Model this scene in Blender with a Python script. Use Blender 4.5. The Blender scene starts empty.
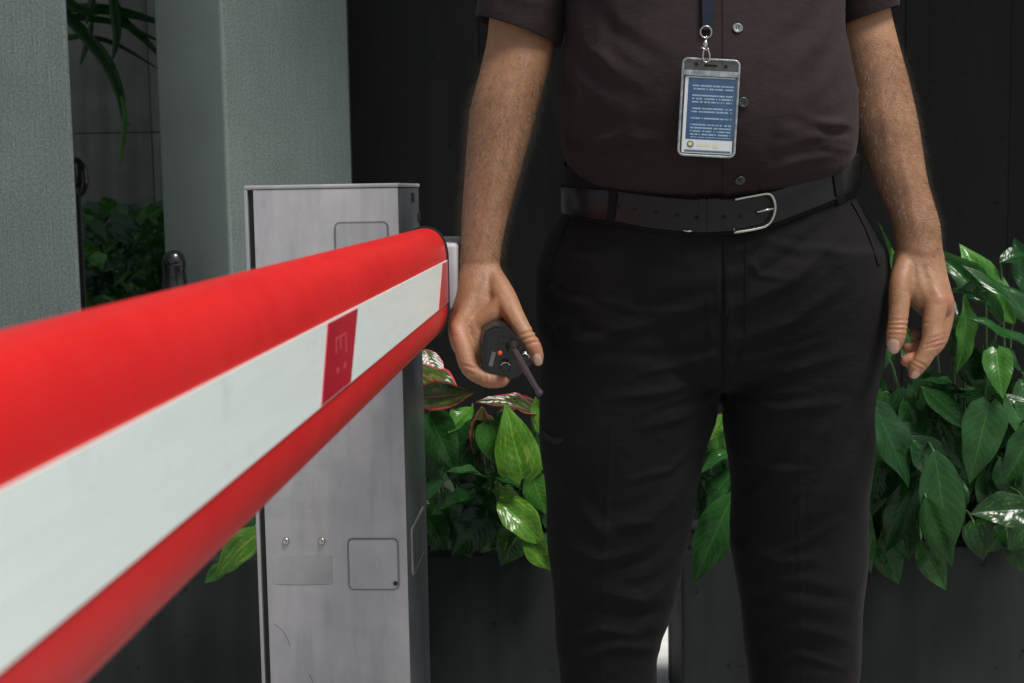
import bpy, bmesh, math, random
import numpy as np
from mathutils import Vector, Matrix, noise as mnoise
from mathutils.bvhtree import BVHTree

random.seed(7); rng = np.random.default_rng(7)
R = math.radians
scene = bpy.context.scene
COL = scene.collection

# ------------------------------------------------------------------ camera
FPX, CX, CY = 1422.0, 512.0, 341.5
PITCH, ROLL, CAMZ = R(6.07), R(1.0), 1.0
CAM = Vector((0, 0, CAMZ))
_f = Vector((0, math.cos(PITCH), -math.sin(PITCH))); _u0 = Vector((0, math.sin(PITCH), math.cos(PITCH))); _r0 = Vector((1, 0, 0))
CR = _r0 * math.cos(ROLL) - _u0 * math.sin(ROLL)
CU = _u0 * math.cos(ROLL) + _r0 * math.sin(ROLL)
cd = bpy.data.cameras.new('camera'); cam = bpy.data.objects.new('camera', cd); COL.objects.link(cam)
M3 = Matrix((CR, CU, -_f)).transposed()
cam.matrix_world = Matrix.Translation(CAM) @ M3.to_4x4()
cd.sensor_width = 36; cd.lens = FPX / 1024 * 36; cd.clip_start = 0.02; cd.clip_end = 500
cd.dof.use_dof = True; cd.dof.focus_distance = 1.74; cd.dof.aperture_fstop = 13.0
scene.camera = cam

# ------------------------------------------------------------------ sky, sun, exposure
SUN_EL, SUN_AZ = R(63), R(128)          # azimuth clockwise from +Y: behind the camera, to its right
wd = bpy.data.worlds.new('World'); scene.world = wd; wd.use_nodes = True
nt = wd.node_tree; bgn = nt.nodes['Background']
sky = nt.nodes.new('ShaderNodeTexSky'); sky.sky_type = 'NISHITA'; sky.sun_disc = False
sky.sun_elevation = SUN_EL; sky.sun_rotation = SUN_AZ; sky.dust_density = 3.0; sky.air_density = 1.0
hs = nt.nodes.new('ShaderNodeHueSaturation'); hs.inputs['Saturation'].default_value = 0.45
nt.links.new(sky.outputs[0], hs.inputs['Color']); nt.links.new(hs.outputs[0], bgn.inputs[0]); bgn.inputs[1].default_value = 0.095
sd = bpy.data.lights.new('sun', 'SUN'); sd.energy = 3.1; sd.angle = R(18); sd.color = (1.0, 0.96, 0.9)
sun = bpy.data.objects.new('sun', sd); COL.objects.link(sun)
sdir = Vector((math.sin(SUN_AZ) * math.cos(SUN_EL), math.cos(SUN_AZ) * math.cos(SUN_EL), math.sin(SUN_EL)))
sun.rotation_euler = (-sdir).to_track_quat('-Z', 'Y').to_euler()
sun.location = (-3, -3, 6)
vs = scene.view_settings; vs.view_transform = 'Standard'; vs.look = 'None'; vs.gamma = 1.0; vs.exposure = 0.2; vs.use_curve_mapping = False
scene.render.engine = 'CYCLES'
scene.cycles.max_bounces = 8

# ------------------------------------------------------------------ pixel helpers
def ray(px, py):
    return (_f * FPX + CR * (px - CX) - CU * (py - CY))
def W(px, py, Y):
    d = ray(px, py); return CAM + d * (Y / d.y)
def PX(co):
    co = np.asarray(co, float) - np.array(CAM)
    z = co @ np.array(_f); return CX + FPX * (co @ np.array(CR)) / z, CY - FPX * (co @ np.array(CU)) / z

# ------------------------------------------------------------------ object helpers
def tag(o, label=None, cat=None, group=None, kind=None):
    if label: o['label'] = label
    if cat: o['category'] = cat
    if group: o['group'] = group
    if kind: o['kind'] = kind
    return o
def empty(name, loc=(0, 0, 0), rz=0):
    o = bpy.data.objects.new(name, None); COL.objects.link(o); o.location = loc; o.rotation_euler = (0, 0, rz)
    o.empty_display_size = 0.1
    return o
def link(name, me, mat=None, parent=None, smooth=True, local=False):
    if mat is not None and len(me.materials) == 0: me.materials.append(mat)
    if smooth and len(me.polygons): me.polygons.foreach_set('use_smooth', [True] * len(me.polygons))
    o = bpy.data.objects.new(name, me); COL.objects.link(o)
    if parent is not None:
        o.parent = parent
        if not local: o.matrix_parent_inverse = wm(parent).inverted()
    return o
def wm(o):
    m = Matrix.LocRotScale(o.location, o.rotation_euler, o.scale)
    return (wm(o.parent) @ o.matrix_parent_inverse @ m) if o.parent else m
def mesh(name, v, f):
    me = bpy.data.meshes.new(name); me.from_pydata([tuple(p) for p in v], [], [tuple(q) for q in f]); me.update(); return me
def bm2me(bm, name):
    bmesh.ops.recalc_face_normals(bm, faces=bm.faces)
    me = bpy.data.meshes.new(name); bm.to_mesh(me); bm.free(); return me
def box_bm(x0, x1, y0, y1, z0, z1, bev=0.0, seg=2, bm=None):
    own = bm is None
    b = bmesh.new()
    vs_ = [b.verts.new(p) for p in ((x0,y0,z0),(x1,y0,z0),(x1,y1,z0),(x0,y1,z0),(x0,y0,z1),(x1,y0,z1),(x1,y1,z1),(x0,y1,z1))]
    for q in ((0,3,2,1),(4,5,6,7),(0,1,5,4),(1,2,6,5),(2,3,7,6),(3,0,4,7)): b.faces.new([vs_[i] for i in q])
    if bev: bmesh.ops.bevel(b, geom=list(b.edges), offset=bev, segments=seg, affect='EDGES', profile=0.6)
    if own: return b
    m = bpy.data.meshes.new('t'); b.to_mesh(m); b.free(); bm.from_mesh(m); bpy.data.meshes.remove(m); return bm
def box(name, x0, x1, y0, y1, z0, z1, mat, parent=None, bev=0.0, local=False, seg=2):
    o = link(name, bm2me(box_bm(x0, x1, y0, y1, z0, z1, bev, seg), name), mat, parent, smooth=False, local=local)
    if bev: shade_auto(o)
    return o
def shade_auto(o, ang=35):
    me = o.data; me.polygons.foreach_set('use_smooth', [True] * len(me.polygons))
    bm = bmesh.new(); bm.from_mesh(me)
    for e in bm.edges:
        if len(e.link_faces) == 2 and e.calc_face_angle(0) > R(ang): e.smooth = False
    bm.to_mesh(me); bm.free()
def prism(poly, z0, z1, bev=0.0):
    """closed 2D outline (x,y) extruded in z"""
    b = bmesh.new(); bot = [b.verts.new((x, y, z0)) for x, y in poly]; f = b.faces.new(bot)
    r = bmesh.ops.extrude_face_region(b, geom=[f]); bmesh.ops.translate(b, vec=(0, 0, z1 - z0), verts=[v for v in r['geom'] if isinstance(v, bmesh.types.BMVert)])
    bmesh.ops.recalc_face_normals(b, faces=b.faces)
    if bev: bmesh.ops.bevel(b, geom=[e for e in b.edges if abs(e.verts[0].co.z - e.verts[1].co.z) < 1e-6], offset=bev, segments=2, affect='EDGES')
    return b
def rrect(w, h, r, n=5):
    out = []
    for cx, cy, a0 in ((w/2-r, h/2-r, 0), (-w/2+r, h/2-r, 90), (-w/2+r, -h/2+r, 180), (w/2-r, -h/2+r, 270)):
        for i in range(n + 1):
            a = R(a0 + 90 * i / n); out.append((cx + r * math.cos(a), cy + r * math.sin(a)))
    return out
def lathe(prof, n=20):
    v, f = [], []
    for r, z in prof:
        for i in range(n):
            a = 2 * math.pi * i / n; v.append((r * math.cos(a), r * math.sin(a), z))
    for k in range(len(prof) - 1):
        for i in range(n): f.append((k*n+i, k*n+(i+1) % n, (k+1)*n+(i+1) % n, (k+1)*n+i))
    f.append(tuple(range(n))[::-1]); f.append(tuple(range((len(prof)-1)*n, len(prof)*n)))
    return v, f
def frame(n, up=(0, 0, 1)):
    n = Vector(n).normalized(); x = Vector(up).cross(n)
    if x.length < 1e-4: x = Vector((1, 0, 0)).cross(n)
    x.normalize(); y = n.cross(x); return Matrix((x, y, n)).transposed()
def tube(pts, rad, n=8, closed=False):
    pts = [Vector(p) for p in pts]; N = len(pts)
    rad = rad if hasattr(rad, '__len__') else [rad] * N
    v, f = [], []; prev = None
    for i, p in enumerate(pts):
        a = pts[(i - 1) % N] if (closed or i > 0) else p; b = pts[(i + 1) % N] if (closed or i < N - 1) else p
        t = (b - a).normalized()
        if prev is None: x = t.orthogonal().normalized()
        else:
            x = prev - t * prev.dot(t); x.normalize()
        prev = x; y = t.cross(x)
        for k in range(n):
            an = 2 * math.pi * k / n; v.append(p + (x * math.cos(an) + y * math.sin(an)) * rad[i])
    for i in range(N if closed else N - 1):
        for k in range(n): f.append((i*n+k, i*n+(k+1) % n, ((i+1) % N)*n+(k+1) % n, ((i+1) % N)*n+k))
    if not closed: f.append(tuple(range(n))[::-1]); f.append(tuple(range((N-1)*n, N*n)))
    return v, f
def crom(A, m):
    """Catmull-Rom resample of the rows of A, m steps per span"""
    A = np.asarray(A, float); n = len(A); out = []
    for i in range(n - 1):
        p0, p1, p2, p3 = A[max(i-1, 0)], A[i], A[i+1], A[min(i+2, n-1)]
        for k in range(m):
            t = k / m
            out.append(0.5 * (2*p1 + (p2-p0)*t + (2*p0-5*p1+4*p2-p3)*t*t + (3*p1-p0-3*p2+p3)*t**3))
    out.append(A[-1]); return np.array(out)
def loft(secs, m=6, n=48, power=2.2, caps=True):
    """secs rows: centre(3) U(3) Vfront(3) Vback(3)"""
    S = crom(secs, m); th = np.arange(n) * 2 * np.pi / n
    cs = np.sign(np.cos(th)) * np.abs(np.cos(th)) ** (2 / power); sn = np.sign(np.sin(th)) * np.abs(np.sin(th)) ** (2 / power)
    v = []
    for s in S:
        c, U, VF, VB = s[:3], s[3:6], s[6:9], s[9:12]
        V = np.where(sn[:, None] > 0, VF[None], -VB[None])
        v.append(c + cs[:, None] * U + sn[:, None] * V)
    v = np.concatenate(v); f = []; K = len(S)
    i = np.arange(n); j = (i + 1) % n
    for k in range(K - 1): f += list(zip(k*n+i, k*n+j, (k+1)*n+j, (k+1)*n+i))
    f = [tuple(int(q) for q in x) for x in f]
    if caps: f.append(tuple(range(n))[::-1]); f.append(tuple(range((K-1)*n, K*n)))
    return [tuple(p) for p in v], f
def secLR(l, r, Y, bF, bB, tilt=0.0):
    a = W(*l, Y); b = W(*r, Y); c = (a + b) / 2; u = (b - a) / 2
    return list(c) + list(u) + [0, -bF, -tilt * bF] + [0, bB, tilt * bB]
def limb(path, n=20, m=4):
    """path rows: point, radius (or radius pair); rounded tube as a loft along the path"""
    P = crom([list(p) + [r] for p, r in path], m); pts = [Vector(q[:3]) for q in P]; rad = [max(q[3], 1e-4) for q in P]
    t0 = (pts[0] - pts[1]).normalized(); t1 = (pts[-1] - pts[-2]).normalized()
    r0, r1 = rad[0], rad[-1]
    head = [(pts[0] + t0 * r0 * math.sin(R(a)), r0 * math.cos(R(a))) for a in (88, 65, 35)]
    tail = [(pts[-1] + t1 * r1 * math.sin(R(a)), r1 * math.cos(R(a))) for a in (35, 65, 88)]
    pts = [p for p, _ in head] + pts + [p for p, _ in tail]; rad = [r for _, r in head] + rad + [r for _, r in tail]
    return tube(pts, rad, n)
def ellipsoid(c, rx, ry, rz, rot=None, n=20):
    b = bmesh.new(); bmesh.ops.create_uvsphere(b, u_segments=n, v_segments=n // 2 + 2, radius=1)
    m = Matrix.Diagonal((rx, ry, rz, 1)); m = Matrix.Translation(Vector(c)) @ ((rot.to_4x4() if rot else Matrix.Identity(4)) @ m)
    bmesh.ops.transform(b, matrix=m, verts=b.verts); b.verts.index_update()
    v = [tuple(q.co) for q in b.verts]; f = [tuple(q.index for q in g.verts) for g in b.faces]; b.free(); return v, f
def merge(parts):
    v, f = [], []
    for pv, pf in parts:
        o = len(v); v += [tuple(p) for p in pv]; f += [tuple(i + o for i in q) for q in pf]
    return v, f
def fuse(parts, voxel, smooth_it=6, fac=0.5):
    me = mesh('tmp', *merge(parts))
    b = bmesh.new(); b.from_mesh(me); bmesh.ops.recalc_face_normals(b, faces=b.faces); b.to_mesh(me); b.free()
    o = bpy.data.objects.new('tmp', me); COL.objects.link(o)
    rm = o.modifiers.new('r', 'REMESH'); rm.mode = 'VOXEL'; rm.voxel_size = voxel; rm.use_smooth_shade = True
    if smooth_it:
        sm = o.modifiers.new('s', 'SMOOTH'); sm.factor = fac; sm.iterations = smooth_it
    dg = bpy.context.evaluated_depsgraph_get(); dg.update()
    out = bpy.data.meshes.new_from_object(o.evaluated_get(dg), depsgraph=dg)
    bpy.data.objects.remove(o); bpy.data.meshes.remove(me); out.materials.clear(); return out
def get_co(me):
    a = np.empty(len(me.vertices) * 3); me.vertices.foreach_get('co', a); return a.reshape(-1, 3)
def get_no(me):
    a = np.empty(len(me.vertices) * 3); me.vertices.foreach_get('normal', a); return a.reshape(-1, 3)
def set_co(me, co): me.vertices.foreach_set('co', co.ravel()); me.update()
def seg_dist(px, py, pts):
    best = np.full(px.shape, 1e9); tt = np.zeros(px.shape); n = len(pts) - 1
    for i in range(n):
        ax, ay = pts[i]; bx, by = pts[i+1]; dx, dy = bx-ax, by-ay
        t = np.clip(((px-ax)*dx + (py-ay)*dy) / (dx*dx+dy*dy), 0, 1)
        d = np.hypot(px-ax-t*dx, py-ay-t*dy); m = d < best; best[m] = d[m]; tt[m] = (i + t[m]) / n
    return best, tt
def folds(me, strokes, ymax, extra=None, gain=1.0, wk=1.0, pw=2.0):
    """cloth folds: polylines on the front of the cloth raised or sunk along the normal (amplitude in mm)"""
    co, no = get_co(me), get_no(me); px, py = PX(co); d = np.zeros(len(co)); front = no[:, 1] < 0.35
    for pts, amp, w in strokes:
        w = w * wk
        dist, t = seg_dist(px, py, pts); tap = np.clip(np.sin(np.pi * np.clip(t * 0.9 + 0.05, 0, 1)), 0, 1) ** 0.6
        prof = np.exp(-(dist / w) ** pw) - 0.45 * np.exp(-((dist - 1.9 * w) / w) ** 2)
        d += gain * amp * 1e-3 * prof * tap * front
    if extra is not None: d += extra(co, px, py)
    set_co(me, co + no * d[:, None])
def bvh_of(*objs):
    v, f = [], []
    for o in objs:
        m = wm(o); k = len(v); v += [m @ q.co for q in o.data.vertices]; f += [[i + k for i in p.vertices] for p in o.data.polygons]
    return BVHTree.FromPolygons(v, f)
def cast(bvh, px, py):
    p, n, i, dd = bvh.ray_cast(CAM, ray(px, py).normalized())
    return (p, n) if p is not None else (None, None)
def smooth_n(bvh, px, py, r=4):
    n = Vector((0, 0, 0))
    for dx, dy in ((0, 0), (r, 0), (-r, 0), (0, r), (0, -r)):
        q, m = cast(bvh, px + dx, py + dy)
        if m is not None: n += m
    return n.normalized()
def slab(name, grid, bvh, off, thick, mat, parent, fallback=None):
    """a strip of cloth or leather that lies on a surface: grid[i][j] = (px,py)"""
    m, n = len(grid), len(grid[0]); top, bot = [], []; last = fallback
    for row in grid:
        for (a, b) in row:
            p, nn = cast(bvh, a, b)
            if p is None: p, nn = last
            last = (p, nn); nn = Vector((nn.x, nn.y, nn.z)).normalized()
            if nn.dot(ray(a, b)) > 0: nn = -nn
            nn = (nn * 0.6 - ray(a, b).normalized() * 0.4).normalized()
            top.append(p + nn * (off + thick)); bot.append(p + nn * (off - 0.002))
    v = top + bot; N = m * n; f = []
    for i in range(m - 1):
        for j in range(n - 1):
            q = (i*n+j, i*n+j+1, (i+1)*n+j+1, (i+1)*n+j); f.append(q); f.append(tuple(N + k for k in q[::-1]))
    edge = [j for j in range(n)] + [i*n+n-1 for i in range(1, m)] + [(m-1)*n+j for j in range(n-2, -1, -1)] + [i*n for i in range(m-2, 0, -1)]
    for k in range(len(edge)):
        a, b = edge[k], edge[(k+1) % len(edge)]; f.append((b, a, N+a, N+b))
    b = bmesh.new(); b.from_mesh(mesh('t', v, f)); o = link(name, bm2me(b, name), mat, parent); shade_auto(o, 50); return o
def grid_between(left, right, n):
    return [[(l[0] + (r[0]-l[0]) * k / (n-1), l[1] + (r[1]-l[1]) * k / (n-1)) for k in range(n)] for l, r in zip(left, right)]
def poly_at(tab, x):
    return float(np.interp(x, [t[0] for t in tab], [t[1] for t in tab]))

# ------------------------------------------------------------------ materials
class NT:
    def __init__(s, name):
        s.m = bpy.data.materials.new(name); s.m.use_nodes = True; s.t = s.m.node_tree; s.b = s.t.nodes['Principled BSDF']
    def n(s, ty, **kw):
        q = s.t.nodes.new('ShaderNode' + ty)
        for k, v in kw.items():
            if k.startswith('_'): setattr(q, k[1:], v)
            else: q.inputs[k.replace('__', ' ')].default_value = v
        return q
    def l(s, a, b): s.t.links.new(a, b)
    def set(s, **kw):
        for k, v in kw.items(): s.b.inputs[k.replace('__', ' ')].default_value = v
    def coord(s, which='Object', scale=(1, 1, 1)):
        c = s.n('TexCoord'); mp = s.n('Mapping'); mp.inputs['Scale'].default_value = scale; s.l(c.outputs[which], mp.inputs[0]); return mp.outputs[0]
    def noise(s, vec, scale, detail=4, rough=0.55):
        q = s.n('TexNoise', Scale=scale, Detail=detail, Roughness=rough); s.l(vec, q.inputs['Vector']); return q.outputs[0]
    def ramp(s, fac, stops):
        q = s.n('ValToRGB'); e = q.color_ramp.elements
        while len(e) < len(stops): e.new(0.5)
        for k, (p, c) in enumerate(stops): e[k].position = p; e[k].color = (*c, 1) if len(c) == 3 else c
        s.l(fac, q.inputs[0]); return q.outputs[0]
    def mix(s, fac, a, b, mode='MIX'):
        q = s.n('Mix', _data_type='RGBA', _blend_type=mode)
        for val, idx in ((fac, 0), (a, 6), (b, 7)):
            if isinstance(val, (int, float)): q.inputs[idx].default_value = val
            elif isinstance(val, tuple): q.inputs[idx].default_value = (*val, 1)
            else: s.l(val, q.inputs[idx])
        return q.outputs[2]
    def math(s, op, a, b=0.0, c=0.0):
        q = s.n('Math', _operation=op)
        for k, v in enumerate((a, b, c)):
            if isinstance(v, (int, float)): q.inputs[k].default_value = v
            else: s.l(v, q.inputs[k])
        return q.outputs[0]
    def bump(s, h, strength, dist=0.001):
        q = s.n('Bump', Strength=strength, Distance=dist); s.l(h, q.inputs['Height'])
        prev = s.b.inputs['Normal'].links
        if prev: s.l(prev[0].from_socket, q.inputs['Normal'])
        s.l(q.outputs[0], s.b.inputs['Normal'])
    def base(s, c): s.l(c, s.b.inputs['Base Color'])
    def rough(s, c): s.l(c, s.b.inputs['Roughness'])

def sc(c, k): return tuple(min(1, x * k) for x in c)
def simple(name, col, rough=0.5, metal=0.0, var=0.15, ns=8.0, bump=0.0, bs=60.0, stretch=(1, 1, 1), spec=0.5, dist=0.001):
    t = NT(name); t.set(Metallic=metal, Roughness=rough); t.b.inputs['Specular IOR Level'].default_value = spec
    v = t.coord('Object', stretch); n1 = t.noise(v, ns, 6)
    t.base(t.ramp(n1, [(0.3, sc(col, 1 - var)), (0.7, sc(col, 1 + var))]))
    if bump: t.bump(t.noise(v, bs, 5), bump, dist)
    return t.m

def m_column(name, col, comb):
    t = NT(name); t.set(Roughness=0.9); t.b.inputs['Specular IOR Level'].default_value = 0.2
    v = t.coord('Object'); big = t.noise(v, 2.2, 5); fine = t.noise(v, 230, 4, 0.8)
    c1 = t.ramp(big, [(0.3, sc(col, 0.86)), (0.7, sc(col, 1.1))])
    vs_ = t.coord('Object', (230, 230, 5)); line = t.noise(vs_, 1.0, 4, 0.6)
    sp = t.ramp(fine, [(0.33, (0.45,)*3), (0.62, (1.3,)*3)]); ln = t.ramp(line, [(0.35, (0.78,)*3), (0.65, (1.1,)*3)])
    c = t.mix(1.0 if comb else 0.35, c1, sp, 'MULTIPLY'); c = t.mix(0.5 if comb else 0.1, c, ln, 'MULTIPLY')
    t.base(c); t.bump(fine, 0.5 if comb else 0.15, 0.002)
    if comb: t.bump(line, 0.6, 0.003)
    return t.m
def m_concrete_dark(name, col, streak=True):
    t = NT(name); t.set(Roughness=0.75); t.b.inputs['Specular IOR Level'].default_value = 0.15
    v = t.coord('Object'); a = t.noise(v, 3.0, 8, 0.65); s_ = t.noise(t.coord('Object', (14, 14, 0.8)), 1.5, 5); pit = t.noise(v, 45, 2, 0.5)
    c = t.ramp(a, [(0.25, sc(col, 0.6)), (0.5, col), (0.8, sc(col, 1.5))])
    c = t.mix(0.7, c, t.ramp(s_, [(0.3, (0.7,)*3), (0.7, (1.25,)*3)]), 'MULTIPLY')
    c = t.mix(t.ramp(pit, [(0.70, (0,)*3), (0.74, (1,)*3)]), c, sc(col, 0.35)); t.base(c)
    t.rough(t.ramp(a, [(0.3, (0.6,)*3), (0.7, (0.9,)*3)])); t.bump(pit, 0.15, 0.002); return t.m
def m_cabinet():
    t = NT('cabinet_grey_paint'); t.set(Roughness=0.48, Metallic=0.0)
    v = t.coord('Object'); a = t.noise(v, 5.0, 7, 0.6); s_ = t.noise(t.coord('Object', (16, 16, 1.3)), 2.0, 5); g = t.noise(v, 320, 2)
    c = t.ramp(a, [(0.3, (0.36, 0.355, 0.362)), (0.7, (0.455, 0.448, 0.455))])
    c = t.mix(0.3, c, t.ramp(s_, [(0.3, (0.8,)*3), (0.65, (1.1,)*3)]), 'MULTIPLY')
    c = t.mix(0.9, c, t.ramp(t.noise(v, 9, 4, 0.6), [(0.35, (0.82, 0.83, 0.845)), (0.65, (1.09, 1.06, 1.07))]), 'MULTIPLY')
    mp = t.n('Mapping'); mp.inputs['Rotation'].default_value = (0, 0.35, 0); mp.inputs['Scale'].default_value = (26, 26, 4); t.l(v, mp.inputs[0])
    c = t.mix(0.7, c, t.ramp(t.noise(mp.outputs[0], 1.6, 6, 0.65), [(0.38, (0.84, 0.86, 0.88)), (0.5, (1.0,)*3), (0.66, (1.08, 1.06, 1.06))]), 'MULTIPLY')
    c = t.mix(t.ramp(t.noise(v, 17, 8, 0.7), [(0.60, (0,)*3), (0.74, (0.55,)*3)]), c, (0.22, 0.21, 0.205)); t.base(c)
    t.rough(t.ramp(a, [(0.3, (0.4,)*3), (0.7, (0.6,)*3)])); t.bump(g, 0.08, 0.0005); return t.m
def m_boom_red():
    t = NT('boom_red_gloss'); t.set(Roughness=0.3); v = t.coord('Object')
    a = t.noise(t.coord('Object', (6, 1, 6)), 3, 6); d = t.noise(v, 22, 8, 0.7)
    c = t.ramp(a, [(0.3, (0.55, 0.012, 0.013)), (0.7, (0.63, 0.017, 0.017))])
    c = t.mix(t.ramp(d, [(0.62, (0,)*3), (0.78, (0.75,)*3)]), c, (0.17, 0.012, 0.011)); t.base(c)
    t.b.inputs['Specular IOR Level'].default_value = 0.45; t.rough(t.ramp(d, [(0.3, (0.36,)*3), (0.7, (0.5,)*3)])); return t.m
def m_skin():
    t = NT('brown_skin'); t.set(Roughness=0.5); t.b.inputs['Specular IOR Level'].default_value = 0.4
    t.b.inputs['Subsurface Weight'].default_value = 0.18; t.b.inputs['Subsurface Radius'].default_value = (0.9, 0.3, 0.15); t.b.inputs['Subsurface Scale'].default_value = 0.006
    v = t.coord('Object'); a = t.noise(v, 14, 5); b_ = t.noise(v, 70, 5, 0.6); f = t.noise(v, 420, 3, 0.6)
    vo = t.n('TexVoronoi', Scale=520.0); t.l(v, vo.inputs['Vector'])
    c = t.ramp(a, [(0.3, (0.250, 0.124, 0.062)), (0.7, (0.350, 0.185, 0.100))])
    c = t.mix(0.5, c, t.ramp(b_, [(0.3, (0.82, 0.78, 0.76)), (0.7, (1.1, 1.1, 1.1))]), 'MULTIPLY')
    at = t.n('Attribute', _attribute_name='flush'); c = t.mix(t.math('MULTIPLY', at.outputs['Fac'], 0.55), c, (0.36, 0.135, 0.085)); t.base(c)
    t.rough(t.ramp(b_, [(0.3, (0.42,)*3), (0.7, (0.6,)*3)]))
    t.bump(b_, 0.35, 0.0025); t.bump(vo.outputs[0], 0.35, 0.0007); t.bump(f, 0.2, 0.0006); return t.m
def m_cloth(name, col, sheen=0.3, weave=900, tint=(1, 1, 1), rough=0.85):
    t = NT(name); t.set(Roughness=rough); t.b.inputs['Sheen Weight'].default_value = sheen; t.b.inputs['Sheen Roughness'].default_value = 0.4
    t.b.inputs['Sheen Tint'].default_value = (*tint, 1); t.b.inputs['Specular IOR Level'].default_value = 0.12
    v = t.coord('Object'); a = t.noise(v, 9, 6, 0.6); w = t.noise(t.coord('Object', (weave, weave, weave * 0.35)), 1.0, 2); w2 = t.noise(t.coord('Object', (weave * 0.35, weave * 0.35, weave)), 1.0, 2)
    c = t.ramp(a, [(0.3, sc(col, 0.85)), (0.7, sc(col, 1.18))]); c = t.mix(0.6, c, t.ramp(w, [(0.3, (0.7,)*3), (0.7, (1.25,)*3)]), 'MULTIPLY'); t.base(c)
    t.bump(t.noise(t.coord('Object', (30, 30, 55)), 1.0, 6, 0.6), 0.4, 0.005); t.bump(w, 0.25, 0.0006); t.bump(w2, 0.25, 0.0006); return t.m
def m_leaf(name, dark, light, vari=0.0, varicol=(0.35, 0.45, 0.08), edge=None, rough=0.17, vein_b=0.12):
    t = NT(name); t.set(Roughness=rough); t.b.inputs['Specular IOR Level'].default_value = 0.32
    uv = t.n('UVMap'); sep = t.n('SeparateXYZ'); t.l(uv.outputs[0], sep.inputs[0]); u, v = sep.outputs[0], sep.outputs[1]
    s_ = t.math('ABSOLUTE', t.math('MULTIPLY_ADD', u, 2.0, -1.0))
    info = t.n('ObjectInfo'); rnd = info.outputs['Random']
    ph = t.math('MULTIPLY', t.math('SUBTRACT', v, t.math('MULTIPLY', t.math('POWER', s_, 1.25), 0.26)), 58.0)
    wob = t.math('MULTIPLY', t.noise(uv.outputs[0], 7.0, 3), 2.5)
    vein = t.math('POWER', t.math('ABSOLUTE', t.math('SINE', t.math('ADD', t.math('MULTIPLY', ph, 0.5), wob))), 0.35)      # 0 at a vein
    mid = t.math('MINIMUM', t.math('MULTIPLY', s_, 16.0), 1.0)
    sh = t.n('VectorMath', _operation='ADD'); t.l(uv.outputs[0], sh.inputs[0])
    rr = t.n('CombineXYZ'); t.l(t.math('MULTIPLY', rnd, 37.0), rr.inputs[0]); t.l(t.math('MULTIPLY', rnd, 11.0), rr.inputs[1]); t.l(rr.outputs[0], sh.inputs[1])
    nz = t.noise(sh.outputs[0], 2.6, 5, 0.6)
    c = t.ramp(nz, [(0.3, dark), (0.72, light)])
    c = t.mix(t.math('MULTIPLY', t.math('SUBTRACT', 1.0, vein), 0.35), c, sc(light, 1.5))
    c = t.mix(t.math('MULTIPLY', t.math('SUBTRACT', 1.0, mid), 0.6), c, sc(light, 2.0))
    if vari:
        mp = t.n('Mapping'); mp.inputs['Scale'].default_value = (7, 1.6, 1); mp.inputs['Rotation'].default_value = (0, 0, 0.5); t.l(sh.outputs[0], mp.inputs[0])
        pn = t.noise(mp.outputs[0], 1.6, 7, 0.75)
        c = t.mix(t.math('MULTIPLY', t.ramp(pn, [(0.60 - 0.15 * vari, (0,)*3), (0.66 - 0.13 * vari, (1,)*3)]), 0.8), c, varicol)
    if edge:
        e = t.math('ADD', s_, t.math('MULTIPLY', t.noise(uv.outputs[0], 9.0, 3), 0.25))
        c = t.mix(t.ramp(e, [(0.98, (0,)*3), (1.08, (1,)*3)]), c, edge)
        c = t.mix(t.math('SUBTRACT', 1.0, mid), c, edge)
    br = t.ramp(rnd, [(0.0, (0.65, 0.7, 0.7)), (1.0, (1.3, 1.25, 1.05))]); c = t.mix(1.0, c, br, 'MULTIPLY')
    blem = t.noise(sh.outputs[0], 9.0, 6, 0.7)
    c = t.mix(t.ramp(blem, [(0.70, (0,)*3), (0.75, (0.7,)*3)]), c, (0.10, 0.075, 0.02)); t.base(c)
    t.rough(t.ramp(nz, [(0.3, (rough * 0.75,)*3), (0.7, (rough * 1.4,)*3)]))
    t.bump(t.math('MULTIPLY', vein, mid), vein_b, 0.004)
    tr = t.n('BsdfTranslucent'); t.l(c, tr.inputs[0]); ms = t.n('MixShader', Fac=0.22)
    out = t.t.nodes['Material Output']; t.l(t.b.outputs[0], ms.inputs[1]); t.l(tr.outputs[0], ms.inputs[2]); t.l(ms.outputs[0], out.inputs[0]); return t.m
def m_glassy(name, rough=0.08, tint=(1, 1, 1)):
    t = NT(name); t.set(Roughness=rough); t.b.inputs['Base Color'].default_value = (*tint, 1); t.b.inputs['IOR'].default_value = 1.45
    t.b.inputs['Alpha'].default_value = 0.045; t.bump(t.noise(t.coord('Object'), 60, 3), 0.3, 0.001); return t.m

MT = {}
MT['ground'] = simple('pale_concrete_ground', (0.30, 0.30, 0.29), 0.9, var=0.15, ns=12, bump=0.3, bs=200)
MT['paver'] = simple('pale_granite_paving', (0.72, 0.73, 0.72), 0.7, var=0.08, ns=60, bump=0.15, bs=220)
MT['grout'] = simple('paving_joint', (0.18, 0.18, 0.17), 0.9)
MT['wall'] = m_concrete_dark('dark_wall_panel', (0.0125, 0.0142, 0.0125))
MT['joint'] = simple('dark_joint', (0.006, 0.007, 0.007), 0.9)
MT['planter'] = m_concrete_dark('dark_planter_render', (0.021, 0.0245, 0.0245))
MT['soil'] = simple('soil', (0.02, 0.014, 0.01), 0.95, var=0.5, ns=60, bump=1, bs=90, dist=0.01)
MT['column'] = m_column('combed_grey_render', (0.190, 0.232, 0.215), True)
MT['column_blue'] = m_column('combed_blue_grey_render_dimmed', (0.138, 0.170, 0.166), True)  # bluer, and darkened in colour to offset the stronger light on the left-edge column
MT['column2'] = m_column('smooth_grey_render_lightened', (0.235, 0.282, 0.258), False)  # smooth finish; colour lightened to make up for light missing on the plain side
MT['stone'] = m_concrete_dark('grey_stone_tile', (0.15, 0.155, 0.145))
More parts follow.
